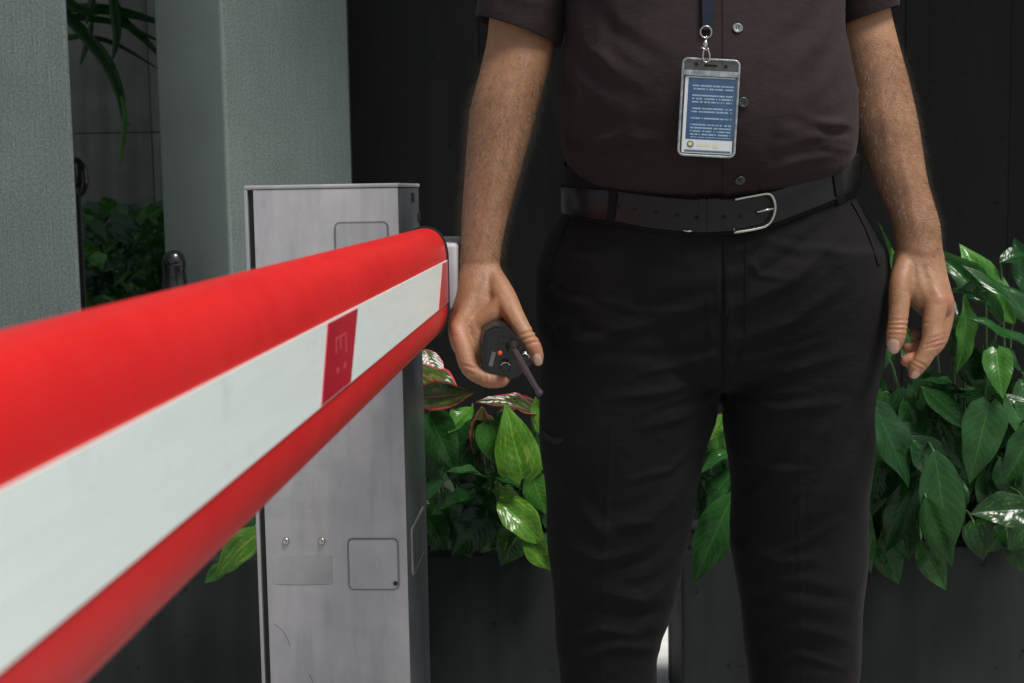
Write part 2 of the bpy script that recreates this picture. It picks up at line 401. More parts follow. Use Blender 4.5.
MT['cab'] = m_cabinet()
MT['cab_gap'] = simple('cabinet_plate_gap', (0.17, 0.172, 0.18), 0.5)
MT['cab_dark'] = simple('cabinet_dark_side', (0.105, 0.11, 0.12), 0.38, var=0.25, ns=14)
MT['rubber'] = simple('black_rubber', (0.012, 0.012, 0.012), 0.6)
MT['alu'] = simple('aluminium_trim', (0.45, 0.46, 0.47), 0.35, metal=0.7, var=0.08, ns=20)
MT['steel'] = simple('bright_steel', (0.55, 0.53, 0.48), 0.22, metal=1.0, var=0.1)
MT['red'] = m_boom_red()
_t = NT('white_reflective_tape'); _t.set(Roughness=0.33); _v = _t.coord('Object'); _a = _t.noise(_v, 26, 9, 0.72); _b = _t.noise(_t.coord('Object', (1, 3, 40)), 3.0, 6, 0.6)
_c = _t.mix(_t.ramp(_a, [(0.58, (0,)*3), (0.78, (0.45,)*3)]), (0.74, 0.82, 0.79), (0.42, 0.43, 0.40)); _c = _t.mix(0.5, _c, _t.ramp(_b, [(0.35, (0.9,)*3), (0.6, (1.0,)*3)]), 'MULTIPLY'); _t.base(_c); _t.bump(_t.noise(_v, 30, 4), 0.06); MT['white'] = _t.m
MT['redtape'] = simple('red_reflective_tape', (0.43, 0.012, 0.03), 0.3, var=0.1, ns=9)
MT['print'] = simple('pale_red_print', (0.48, 0.06, 0.085), 0.4)
MT['skin'] = m_skin()
MT['nail'] = simple('fingernail', (0.50, 0.32, 0.25), 0.25, var=0.1, ns=90)
MT['hair'] = simple('dark_hair', (0.03, 0.022, 0.016), 0.4)
MT['arm_hair'] = simple('brown_arm_hair', (0.055, 0.042, 0.030), 0.35)
MT['shirt'] = m_cloth('maroon_black_shirt_cloth', (0.0265, 0.0190, 0.0190), 0.05, 1100, (0.9, 0.75, 0.75))
MT['trousers'] = m_cloth('black_trouser_cloth', (0.0088, 0.0081, 0.0082), 0.03, 800)
MT['leather'] = simple('black_belt_leather', (0.005, 0.006, 0.0065), 0.3, var=0.2, ns=30, bump=0.25, bs=400, dist=0.0006, spec=0.35)
MT['hole'] = simple('punched_hole', (0.003, 0.003, 0.003), 0.9)
MT['button'] = simple('grey_shell_button', (0.16, 0.19, 0.21), 0.22, var=0.3, ns=120)
MT['button_dark'] = simple('dark_shell_button', (0.035, 0.038, 0.04), 0.25, var=0.3, ns=120)
MT['navy'] = m_cloth('navy_lanyard_webbing', (0.012, 0.018, 0.03), 0.2, 1500)
MT['plastic'] = simple('black_plastic', (0.014, 0.014, 0.015), 0.3, bump=0.1, bs=500)
MT['gloss_black'] = simple('gloss_black_plastic', (0.012, 0.012, 0.013), 0.2)
MT['rplate'] = simple('grey_radio_plate', (0.13, 0.135, 0.12), 0.4)
MT['orange'] = simple('orange_cap', (0.8, 0.11, 0.02), 0.35)
MT['clear'] = m_glassy('clear_vinyl', 0.04)
MT['vinyl_edge'] = simple('clear_vinyl_welded_edge', (0.27, 0.31, 0.33), 0.12, var=0.5, ns=120, bump=0.4, bs=150)
MT['card_white'] = simple('white_card', (0.60, 0.64, 0.66), 0.5, var=0.04)
MT['logo_yellow'] = simple('yellow_print', (0.62, 0.58, 0.22), 0.5)
MT['logo_pale'] = simple('pale_yellow_print', (0.62, 0.62, 0.42), 0.5)
MT['logo_blue'] = simple('blue_green_print', (0.02, 0.10, 0.15), 0.5)
MT['stem'] = simple('plant_stem', (0.05, 0.10, 0.03), 0.5)
MT['leaf'] = m_leaf('glossy_green_leaf', (0.011, 0.050, 0.014), (0.024, 0.090, 0.023))
MT['leaf_b'] = m_leaf('fresh_green_leaf', (0.03, 0.12, 0.018), (0.065, 0.20, 0.032))
MT['leaf_v'] = m_leaf('variegated_green_leaf', (0.045, 0.14, 0.018), (0.085, 0.23, 0.03), 0.5, (0.24, 0.36, 0.055))
MT['leaf_s'] = m_leaf('sparsely_flecked_leaf', (0.012, 0.05, 0.014), (0.025, 0.09, 0.022), 0.3, (0.22, 0.30, 0.05))
MT['leaf_r'] = m_leaf('red_edged_leaf', (0.018, 0.045, 0.018), (0.05, 0.085, 0.022), 0.45, (0.22, 0.20, 0.04), edge=(0.42, 0.05, 0.08))
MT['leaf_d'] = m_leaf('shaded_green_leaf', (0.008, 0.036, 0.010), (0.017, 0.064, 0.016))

# ------------------------------------------------------------------ ground and setting
g = link('ground', mesh('ground', [(-60,-60,0),(60,-60,0),(60,60,0),(-60,60,0)], [(0,1,2,3)]), MT['ground']); tag(g, 'pale concrete ground', kind='structure')
pv = box('pavement', -4, 6, 2.30, 7.2, 0.002, 0.03, MT['grout']); tag(pv, 'pale stone pavement seen between the legs', kind='structure')
pb = bm2me(box_bm(-0.297, 0.297, -0.297, 0.297, 0, 0.012, 0.004, 1), 'paver')
for i in range(-2, 5):
    for j in range(0, 5):
        link('paver', pb, MT['paver'], pv, smooth=False).location = (0.12 + i * 0.6, 2.635 + j * 0.6, 0.026)

# dark panelled wall
WY = 3.95
xl = W(350, 100, WY).x
wall = empty('wall', (1.2, WY, 0)); tag(wall, 'dark charcoal panelled wall filling the background behind the person', 'wall', kind='thing')
box('wall_core', xl + 0.004, 3.6, WY + 0.02, WY + 0.3, 0, 3.4, MT['joint'], wall)
px_edges = [xl, W(480, 100, WY).x, W(690, 100, WY).x, W(905, 100, WY).x, W(1010, 100, WY).x, 2.3, 3.0, 3.6]
for a, b in zip(px_edges[:-1], px_edges[1:]):
    for z0, z1 in ((0.03, 3.398),):
        o = box('panel', a + 0.0008, b - 0.0008, WY + random.uniform(0, 0.003), WY + 0.03, z0 + 0.002, z1 - 0.002, MT['wall'], wall, bev=0.0008)

def column(name, corner_px, corner_Y, phi, w_r, w_l, h, label):
    c = W(*corner_px, corner_Y); e = empty(name, (c.x, c.y, 0), phi); tag(e, label, 'column', kind='thing')
    # local: +x along the right-hand face, +y along the left-hand face; corner toward the camera
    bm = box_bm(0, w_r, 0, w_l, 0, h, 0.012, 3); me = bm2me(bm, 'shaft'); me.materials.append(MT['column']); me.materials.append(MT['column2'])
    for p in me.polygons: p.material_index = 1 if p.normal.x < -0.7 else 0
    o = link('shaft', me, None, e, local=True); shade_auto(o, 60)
    return e
def face_len(corner, Yc, ang, px_end):
    c = W(*corner, Yc); d = Vector((math.cos(ang), math.sin(ang), 0)); k = (px_end - CX) / FPX   # walk along the face until its pixel column is px_end
    for t in np.linspace(0, 1.5, 3000):
        p = c + d * float(t)
        if (PX([(p.x, p.y, c.z)])[0][0] - px_end) * (1 if px_end > corner[0] else -1) >= 0: return float(t)
    return 0.4
CB, CBY, CPH = (225, 100), 3.35, R(55)
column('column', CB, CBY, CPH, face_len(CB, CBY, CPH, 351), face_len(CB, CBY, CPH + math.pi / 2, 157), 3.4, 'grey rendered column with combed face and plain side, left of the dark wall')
cA = W(74, 160, 3.05)
e = empty('column', (cA.x, cA.y, 0), R(19)); tag(e, 'blue-grey combed render column cut off by the left edge of the picture', 'column', kind='thing')
o = box('shaft', -0.75, 0, 0, 0.45, 0, 3.4, MT['column_blue'], e, bev=0.012, local=True, seg=3)

shade_slab = box('shade_slab', -1.75, 6, 2.72, 9, 3.402, 3.62, MT['column2']); tag(shade_slab, 'unseen slab added above the columns and the wall to shade them', kind='structure')  # added out of view to keep sun and sky light off the back
# stone wall seen in the gap
SY = 5.6
sw = empty('stone_wall', (W(120, 100, SY).x, SY, 0)); tag(sw, 'grey stone-tiled wall seen in the gap between the two columns', 'wall', kind='thing')
x152 = W(150, 100, SY).x; z136 = W(110, 133, SY).z
box('wall_core', x152 - 2.4, x152 + 1.2, SY + 0.02, SY + 0.3, 0, 3.6, MT['joint'], sw)
for i in range(-3, 2):
    for z0, z1 in ((0, z136 - 0.8), (z136 - 0.8, z136), (z136, z136 + 0.8), (z136 + 0.8, 3.6)):
        box('tile', x152 + i * 0.6 + 0.0016, x152 + (i + 1) * 0.6 - 0.0016, SY + random.uniform(0, 0.003), SY + 0.03, z0 + 0.0016, z1 - 0.0016, MT['stone'], sw, bev=0.002)

def planter(x0, x1, y0, y1, h, label):
    e = empty('planter', ((x0 + x1) / 2, (y0 + y1) / 2, 0)); tag(e, label, 'planter', 'dark planters along the wall')
    t = 0.05
    box('front_panel', x0, x1, y0, y0 + t, 0.012, h, MT['planter'], e, bev=0.006)
    box('back_panel', x0, x1, y1 - t, y1, 0.012, h, MT['planter'], e, bev=0.006)
    box('side_panel', x0 + 0.001, x0 + t, y0 + t, y1 - t, 0.012, h - 0.001, MT['planter'], e)
    box('side_panel', x1 - t, x1 - 0.001, y0 + t, y1 - t, 0.012, h - 0.001, MT['planter'], e)
    bm = bmesh.new(); bmesh.ops.create_grid(bm, x_segments=60, y_segments=8, size=0.5)
    for v in bm.verts:
        v.co = Vector(((x0 + x1) / 2 + v.co.x * (x1 - x0 - 2 * t), (y0 + y1) / 2 + v.co.y * (y1 - y0 - 2 * t), h - 0.05 + 0.02 * mnoise.noise(Vector((v.co.x * 30, v.co.y * 6, 1)))))
    s_ = link('soil', bm2me(bm, 'soil'), MT['soil'], e); tag(s_, kind='stuff')
    return e
PY0, PY1 = 2.47, 2.72
PH = W(900, 548, PY0).z
pR0 = W(683, 640, PY0).x; pL1 = W(612, 640, PY0).x
planter(pR0, 2.4, PY0, PY1, PH, 'low dark planter box behind the person on the right, under the big hanging leaves')
planter(-2.2, pL1, PY0, PY1, PH, 'low dark planter box behind the grey barrier cabinet on the left')

# ------------------------------------------------------------------ barrier cabinet
BD = ray(585, 189); BD.z = 0; BD.normalize(); BANG = math.atan2(-BD.x, BD.y)   # boom axis, away from the camera
CYF = 1.95
tr = W(397.5, 183, CYF); tl = W(243, 187, CYF + 0.008)
cw = (tr - tl).length * 1.0; ch = tr.z
cab = empty('barrier_cabinet', (tr.x, tr.y, 0), BANG); tag(cab, 'grey metal parking barrier cabinet standing behind the red and white boom', 'barrier cabinet')
D = 0.25
LX = -cw + 0.0125                                           # left end of the front cover
def cb(name, x0, x1, y0, y1, z0, z1, mat, parent=None, bev=0.0): return box(name, x0, x1, y0, y1, z0, z1, mat, parent or cab, bev, local=True)
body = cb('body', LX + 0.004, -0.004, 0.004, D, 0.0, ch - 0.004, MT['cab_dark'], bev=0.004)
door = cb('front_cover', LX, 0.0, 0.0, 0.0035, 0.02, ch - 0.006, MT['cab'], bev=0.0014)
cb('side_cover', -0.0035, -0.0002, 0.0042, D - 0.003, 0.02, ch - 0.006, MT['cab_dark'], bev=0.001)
cb('lid', LX - 0.012, 0.001, -0.001, D + 0.003, ch - 0.0055, ch, MT['cab'], bev=0.002)
cb('gasket', -cw + 0.0055, LX - 0.0005, 0.006, D - 0.01, 0.02, ch - 0.006, MT['rubber'])
cb('side_trim', -cw, -cw + 0.005, -0.001, D, 0.0, ch - 0.006, MT['alu'], bev=0.0012)
cabM = Matrix.LocRotScale(cab.location, cab.rotation_euler, None); cabI = cabM.inverted()
def on_front(px, py):      # pixel -> local x,z on the cabinet front (local y = 0)
    o_ = cabI @ CAM; d = cabI.to_3x3() @ ray(px, py); t = -o_.y / d.y; p = o_ + d * t; return p.x, p.z
def plate(px0, py0, px1, py1, name='access_plate'):
    x0, z1 = on_front(px0, py0); x1, z0 = on_front(px1, py1); cx_, cz_ = (x0 + x1) / 2, (z0 + z1) / 2
    w, h = x1 - x0, z1 - z0
    b = prism(rrect(w, h, 0.008), 0, 0.0018, 0.0006); bmesh.ops.transform(b, matrix=Matrix.Translation((cx_, 0.0005, cz_)) @ Matrix.Rotation(R(90), 4, 'X'), verts=b.verts)
    o1 = link('plate_rim', bm2me(b, 'plate_rim'), MT['cab_gap'], cab, smooth=False, local=True)
    b = prism(rrect(w - 0.0036, h - 0.0036, 0.0065), 0, 0.0024, 0.0008); bmesh.ops.transform(b, matrix=Matrix.Translation((cx_, 0.0005, cz_)) @ Matrix.Rotation(R(90), 4, 'X'), verts=b.verts)
    o2 = link(name, bm2me(b, name), MT['cab'], cab, smooth=False, local=True); o2.data['x'] = 1
    o1.name = 'plate_gap'
    return cx_, cz_
cpx, cpz = plate(347, 538, 400, 590)
plate(334, 222, 390, 276)
# scratched mark stamped in the lower plate: two crossed strokes in a small frame
bm = bmesh.new()
for x0, x1, z0, z1 in ((-0.009, 0.009, 0.004, 0.0052), (-0.009, -0.0078, -0.007, 0.004), (-0.003, -0.0018, -0.007, 0.004), (0.004, 0.0052, -0.006, 0.004), (-0.009, 0.004, -0.007, -0.0058)):
    box_bm(cpx + x0, cpx + x1, -0.0022, -0.0015, cpz + z0, cpz + z1, bm=bm)
link('stamped_mark', bm2me(bm, 'stamped_mark'), MT['alu'], cab, smooth=False, local=True)
for sx, sy in ((286, 541), (322, 541)):
    x, z = on_front(sx, sy); v, f = lathe([(0.0052, 0), (0.0052, 0.0012), (0.004, 0.003), (0.0018, 0.0036), (0.0016, 0.0022)], 16)
    s_ = link('screw', mesh('screw', v, f), MT['steel'], cab, local=True); s_.matrix_local = Matrix.Translation((x, -0.0002, z)) @ Matrix.Rotation(R(90), 4, 'X')
x, z = on_front(398, 585); v, f = lathe([(0.0032, 0), (0.0032, 0.0030), (0.0022, 0.0034)], 14)
lk = link('plate_lock', mesh('plate_lock', v, f), MT['rubber'], cab, local=True); lk.matrix_local = Matrix.Translation((x - 0.003, -0.0006, z + 0.003)) @ Matrix.Rotation(R(90), 4, 'X')
def scratch(pts, r=0.0004):
    v, f = tube([Vector((on_front(a, b_)[0], -0.0001, on_front(a, b_)[1])) for a, b_ in crom(pts, 4)], r, 5); link('scratch', mesh('scratch', v, f), MT['cab_gap'], cab, local=True)
scratch([(274, 624), (282, 630), (288, 640), (290, 646)]); scratch([(309, 674), (312, 680), (313, 690)]); scratch([(272, 557), (300, 556), (333, 556)], 0.0003); scratch([(273, 584), (300, 585), (332, 584)], 0.0003); scratch([(358, 553), (375, 554), (396, 553)], 0.0003)
# side plate and slots on the right-hand side
zs1, zs0 = on_front(413, 536)[1], on_front(415, 586)[1]
b = prism(rrect(0.155, zs1 - zs0, 0.012), 0, 0.003, 0.001); bmesh.ops.transform(b, matrix=Matrix.Translation((-0.0008, 0.122, (zs0 + zs1) / 2)) @ Matrix.Rotation(R(90), 4, 'Z') @ Matrix.Rotation(R(90), 4, 'X'), verts=b.verts)
link('side_plate', bm2me(b, 'side_plate'), MT['cab'], cab, smooth=False, local=True)
b = prism(rrect(0.147, zs1 - zs0 - 0.008, 0.007), 0, 0.0036, 0.0005); bmesh.ops.transform(b, matrix=Matrix.Translation((-0.0008, 0.122, (zs0 + zs1) / 2)) @ Matrix.Rotation(R(90), 4, 'Z') @ Matrix.Rotation(R(90), 4, 'X'), verts=b.verts)
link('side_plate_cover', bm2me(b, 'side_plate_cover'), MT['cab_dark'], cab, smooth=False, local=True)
for yy, zz in ((0.15, ch - 0.014), (0.22, ch - 0.045)):
    cb('slot', -0.0008, 0.0008, yy, yy + 0.035, zz - 0.012, zz, MT['rubber'])
xa_, za_ = on_front(272, 556); xb_, zb_ = on_front(333, 584)
b = prism(rrect(xb_ - xa_, za_ - zb_, 0.002, 2), 0, 0.0006); bmesh.ops.transform(b, matrix=Matrix.Translation(((xa_ + xb_) / 2, 0.0002, (za_ + zb_) / 2)) @ Matrix.Rotation(R(90), 4, 'X'), verts=b.verts)
link('sticker_residue', bm2me(b, 'sticker_residue'), simple('old_sticker_residue', (0.345, 0.345, 0.352), 0.55, var=0.12, ns=25), cab, smooth=False, local=True)
cb('base_plate', -cw - 0.03, 0.03, -0.03, D + 0.03, 0.0, 0.012, MT['cab_dark'], bev=0.003)

# ------------------------------------------------------------------ boom
BE = 1.75
pt = W(445, 222, BE); pa = W(446.5, 260, BE); pb_ = W(446.5, 302, BE); pz = W(443, 338, BE)
ztop, za, zb, zbot = W(425, 228.5, BE).z, pa.z, pb_.z, pz.z
boom = empty('barrier_boom', (pa.x, pa.y, 0), BANG); tag(boom, 'red and white striped barrier boom reaching out of the left foreground', 'barrier boom')
TH = 0.054      # local frame: x = 0 visible face, -x thickness, -y toward the camera
def stadium(grow=0.0):
    hx = TH / 2 + grow; out = []
    for zc_, zz, a0 in ((za, ztop - za + grow, 0), (zb, zb - zbot + grow, 180)):
        for i in range(25):
            a = R(a0 + 180 * i / 24); out.append((-TH / 2 + hx * math.copysign(abs(math.cos(a)) ** 0.86, math.cos(a)), zc_ + zz * math.copysign(abs(math.sin(a)) ** 0.86, math.sin(a))))
    return out
def extr(outline, y0, y1, steps=1):
    v, f = [], []; n = len(outline); ys = np.linspace(y0, y1, steps + 1)
    for y in ys: v += [(x, y, z) for x, z in outline]
    for k in range(steps):
        for i in range(n): f.append((k*n+i, k*n+(i+1) % n, (k+1)*n+(i+1) % n, (k+1)*n+i))
    f.append(tuple(range(n))[::-1]); f.append(tuple(range(steps*n, (steps+1)*n))); return v, f
def addm(name, vf, mat, parent, local=True, ang=40):
    b = bmesh.new(); b.from_mesh(mesh('t', *vf)); o = link(name, bm2me(b, name), mat, parent, local=local); shade_auto(o, ang); return o
addm('boom_profile', extr(stadium(), -2.9, 0.0, 30), MT['red'], boom)
addm('end_cap', extr(stadium(0.0025), 0.0, 0.006), MT['rubber'], boom)
def y_at(px, py=350):               # local y along the boom for a pixel on the visible face
    M = Matrix.LocRotScale(boom.location, boom.rotation_euler, None).inverted(); o_ = M @ CAM; d = M.to_3x3() @ ray(px, py); return (o_ + d * (-o_.x / d.x)).y
def tape(name, yt0, yt1, yb0, yb1, mat, z0, z1, h):     # slanted strip of tape: y range at its upper and lower edge
    b = bmesh.new(); vv = [b.verts.new((x, y, z)) for x in (-0.004, h) for y, z in ((yb0, z0), (yb1, z0), (yt1, z1), (yt0, z1))]
    for q in ((0,1,2,3), (7,6,5,4), (0,4,5,1), (1,5,6,2), (2,6,7,3), (3,7,4,0)): b.faces.new([vv[i] for i in q])
    return link(name, bm2me(b, name), mat, boom, smooth=False, local=True)
yt0, yt1, yb0, yb1 = y_at(325.5, 321), y_at(355.5, 310), y_at(319, 398), y_at(348.5, 382)
yr0, yr1 = yb0, yt1; pitch = yt1 - yt0
tape('white_tape', -2.88, -0.001, -2.88, -0.001, MT['white'], zb, za, 0.0012)
tape('red_tape', yt0, yt1, yb0, yb1, MT['redtape'], zb + 0.0012, za - 0.0012, 0.0019)
tape('red_tape', y_at(441.5, 264), -0.0015, y_at(437.5, 305), -0.006, MT['redtape'], zb + 0.0012, za - 0.0012, 0.0019)
tape('red_tape', yt0 - 0.86, yt1 - 0.86, yb0 - 0.86, yb1 - 0.86, MT['redtape'], zb + 0.0012, za - 0.0012, 0.0019)
bm = bmesh.new(); zc = (za + zb) / 2 + 0.002; yc = (yr0 + yr1) / 2
for y0, y1, z0, z1 in ((-0.022, 0.022, 0.009, 0.0105), (-0.022, -0.018, 0.0, 0.009), (0.018, 0.022, -0.004, 0.009), (-0.004, 0.0, 0.001, 0.009), (-0.02, -0.013, -0.014, -0.010), (0.008, 0.016, -0.014, -0.010)):
    box_bm(0.0018, 0.0022, yc + y0, yc + y1, zc + z0, zc + z1, bm=bm)
link('printed_mark', bm2me(bm, 'printed_mark'), MT['print'], boom, smooth=False, local=True)
zc1, zc0 = W(450, 244, BE).z, W(452, 312, BE).z
box('hub_bracket', -0.045, 0.012, 0.0062, 0.30, zc0, zc1, MT['cab'], boom, bev=0.006, local=True, seg=3)
v, f = lathe([(0.022, 0), (0.022, 0.07)], 24); hub = link('hub_shaft', mesh('hub_shaft', v, f), MT['alu'], boom, local=True); shade_auto(hub)
hub.matrix_local = Matrix.Translation((-0.042, 0.26, (zc0 + zc1) / 2)) @ Matrix.Rotation(R(-90), 4, 'Y')

# ------------------------------------------------------------------ person
YP = 1.86
person = empty('person', (W(700, 400, YP).x, YP, 0)); tag(person, 'security guard in a dark maroon shirt and black trousers holding a radio', 'person')
# --- body (arms, hands, hidden torso and legs, head): one continuous skin
def armsec(rows, ratio=0.92): return [secLR((l, y), (r, y), Y, (r - l) / 2 * Y / FPX * ratio, (r - l) / 2 * Y / FPX * ratio) for y, l, r, Y in rows]
armL = armsec([(-165, 520, 582, 1.87), (-110, 506, 572, 1.865), (-60, 498, 565, 1.86), (-10, 491, 561, 1.855), (35, 487.5, 556.5, 1.85), (70, 480, 549.5, 1.84), (105, 471, 539.5, 1.83), (140, 467, 530, 1.82), (175, 464.5, 520, 1.81), (210, 462, 510, 1.80), (240, 461, 503, 1.79), (262, 459, 500, 1.785), (278, 462, 497, 1.785), (296, 470, 488, 1.785)])
armR = armsec([(-165, 818, 880, 1.87), (-110, 824, 884, 1.865), (-60, 828, 884, 1.86), (-20, 831, 886, 1.86), (10, 835, 890, 1.86), (40, 838, 897, 1.855), (80, 844, 908, 1.85), (120, 852, 917, 1.84), (150, 862, 922, 1.835), (180, 874, 927, 1.825), (201, 883, 933, 1.82), (222, 892, 939, 1.81), (240, 895, 941, 1.805), (254, 897, 942, 1.80), (270, 901, 939, 1.80), (286, 912, 928, 1.80)])
def F(pts):       # finger: px, py, Y, radius in mm
    return limb([(W(a, b, c), r * 1e-3) for a, b, c, r in pts], 16, 5)
parts = [loft(armL, 5, 36, 2.1), loft(armR, 5, 36, 2.1)]
# her-left in picture: fist around the radio
parts += [
    loft([secLR((468, 246), (494, 246), 1.788, .014, .014), secLR((460, 264), (500, 264), 1.784, .0235, .0235), secLR((456, 286), (506, 288), 1.775, .031, .030), secLR((450, 312), (505, 314), 1.768, .037, .036), secLR((448, 332), (489, 334), 1.765, .036, .040), secLR((452, 348), (482, 350), 1.768, .030, .038), secLR((458, 356), (478, 358), 1.77, .018, .028)], 5, 32, 2.3),
    F([(487, 262, 1.783, 11), (494, 278, 1.768, 14), (504, 298, 1.745, 16), (514, 316, 1.722, 13.0), (526, 336, 1.706, 10.6), (533, 347, 1.701, 10.4), (537, 357, 1.700, 8.6), (538, 361, 1.700, 6.6)]),                 # thumb
    F([(474, 300, 1.752, 14), (460.5, 331, 1.730, 13), (464, 350, 1.714, 11.8), (468.5, 365, 1.706, 11.6), (476, 374, 1.702, 10.4), (488, 379.5, 1.699, 9.8), (497, 381, 1.697, 9), (503, 381, 1.697, 7.4)]),         # index
    F([(474, 326, 1.735, 13), (477, 350, 1.727, 11), (478, 362, 1.728, 9)]),
    F([(482, 262, 1.785, 15), (485, 290, 1.765, 18), (487, 306, 1.755, 16)]),
    F([(470, 310, 1.775, 12), (461, 338, 1.755, 11.5), (469, 364, 1.742, 10), (486, 380, 1.735, 9.5), (500, 380, 1.73, 8), (506, 378, 1.73, 7)]),
    F([(472, 312, 1.79, 12), (464, 338, 1.775, 11), (471, 362, 1.765, 9.5), (487, 376, 1.758, 9), (502, 376, 1.755, 7)]),
    F([(474, 312, 1.80, 11), (468, 334, 1.795, 10), (474, 356, 1.787, 8.5), (488, 368, 1.78, 8), (500, 368, 1.778, 6.5)]),
    F([(504, 300, 1.742, 14), (494, 313, 1.735, 13), (480, 324, 1.735, 13)]),      # web between thumb and index
]
# hanging open hand on the right of the picture
parts += [
    loft([secLR((906, 232), (932, 232), 1.808, .014, .014), secLR((896, 250), (942, 250), 1.802, .0245, .0245), secLR((893, 268), (945, 266), 1.795, .026, .028), secLR((895, 286), (949, 284), 1.788, .029, .031), secLR((908, 302), (953, 300), 1.785, .029, .034), secLR((920, 314), (952, 312), 1.787, .024, .034), secLR((928, 322), (949, 320), 1.79, .014, .026)], 5, 32, 2.3),
    F([(914, 246, 1.803, 11), (907, 262, 1.79, 14), (901, 282, 1.772, 14.5), (899.5, 302, 1.760, 13), (898, 320, 1.752, 12.2), (896, 335, 1.746, 12.2), (894.5, 344, 1.743, 10.4), (894, 347.5, 1.742, 8.4)]),          # thumb
    F([(930, 288, 1.775, 15.5), (935, 305, 1.762, 15), (932.5, 326, 1.752, 13), (931.5, 341, 1.746, 13.2), (923.5, 358, 1.741, 11), (917, 367.5, 1.739, 9.8), (914, 373, 1.738, 7.8)]),             # index
    F([(938, 292, 1.79, 13), (944.5, 308, 1.782, 12.5), (941, 330, 1.774, 12), (934, 346, 1.768, 11.2), (918, 358, 1.757, 10), (909, 360.5, 1.752, 9.2), (906, 361, 1.751, 7.4)]),
    F([(940, 292, 1.805, 12), (944, 308, 1.80, 11.5), (940, 330, 1.796, 10), (930, 342, 1.788, 10.2), (914, 347.5, 1.776, 9), (908, 348, 1.772, 7.4)]),
    F([(940, 292, 1.815, 11), (941, 306, 1.815, 10), (937, 322, 1.812, 9), (928, 333, 1.803, 8.2), (916, 334, 1.795, 7.2), (913, 334, 1.794, 6)]),
    F([(902, 284, 1.775, 12), (916, 296, 1.772, 12), (932, 304, 1.772, 12)]),      # web
]
def inner(l, r, Y, bF, bB, s=0.93, tilt=0.0):
    q = secLR(l, r, Y, bF * s, bB * s, tilt); q[3:6] = [x * s for x in q[3:6]]; return q
parts.append(loft([inner((585, 330), (840, 320), YP, .10, .10), inner((580, 250), (845, 240), YP, .10, .10), inner((585, 150), (835, 140), YP, .11, .10), inner((585, 60), (825, 60), YP, .115, .11), inner((580, -60), (830, -60), YP, .11, .12), inner((565, -130), (845, -130), YP, .095, .11), inner((560, -165), (845, -165), YP, .075, .09), inner((620, -190), (790, -190), YP, .06, .07), inner((655, -215), (752, -215), YP, .055, .06), inner((660, -260), (748, -260), YP - .01, .055, .06)], 4, 40))
hc = W(704, -330, YP - 0.035)
parts += [ellipsoid(hc + Vector((0, 0.012, 0.02)), .077, .095, .105, n=28), ellipsoid(hc + Vector((0, -0.03, -0.055)), .058, .062, .06, n=24), ellipsoid(hc + Vector((0, -0.10, -0.012)), .014, .018, .024), ellipsoid(hc + Vector((0, -0.108, -0.026)), .018, .014, .011), ellipsoid(hc + Vector((-0.078, 0.005, -0.005)), .011, .02, .031), ellipsoid(hc + Vector((0.078, 0.005, -0.005)), .011, .02, .031), ellipsoid(hc + Vector((0, -0.088, -0.058)), .024, .012, .007), ellipsoid(hc + Vector((-0.03, -0.082, 0.018)), .024, .014, .007), ellipsoid(hc + Vector((0.03, -0.082, 0.018)), .024, .014, .007)]
for l, r in (((575, 690), (745, 860)),) :
    pass
parts.append(loft([inner((560, 330), (705, 330), YP, .08, .09), inner((560, 450), (692, 450), YP, .07, .08), inner((566, 580), (670, 580), YP + .02, .06, .07), inner((573, 683), (648, 683), YP + .03, .045, .055), inner((583, 850), (640, 850), YP + .03, .035, .04), inner((590, 920), (635, 920), YP + .03, .035, .04)], 4, 30))
parts.append(loft([inner((735, 330), (860, 330), YP, .08, .09), inner((737, 450), (860, 450), YP, .07, .08), inner((748, 580), (852, 580), YP + .02, .06, .07), inner((762, 683), (843, 683), YP + .03, .045, .055), inner((768, 850), (830, 850), YP + .03, .035, .04), inner((772, 920), (825, 920), YP + .03, .035, .04)], 4, 30))
bme = fuse(parts, 0.0018, 7, 0.5)
bodyo = link('body', bme, MT['skin'], person)
bvB = bvh_of(bodyo)
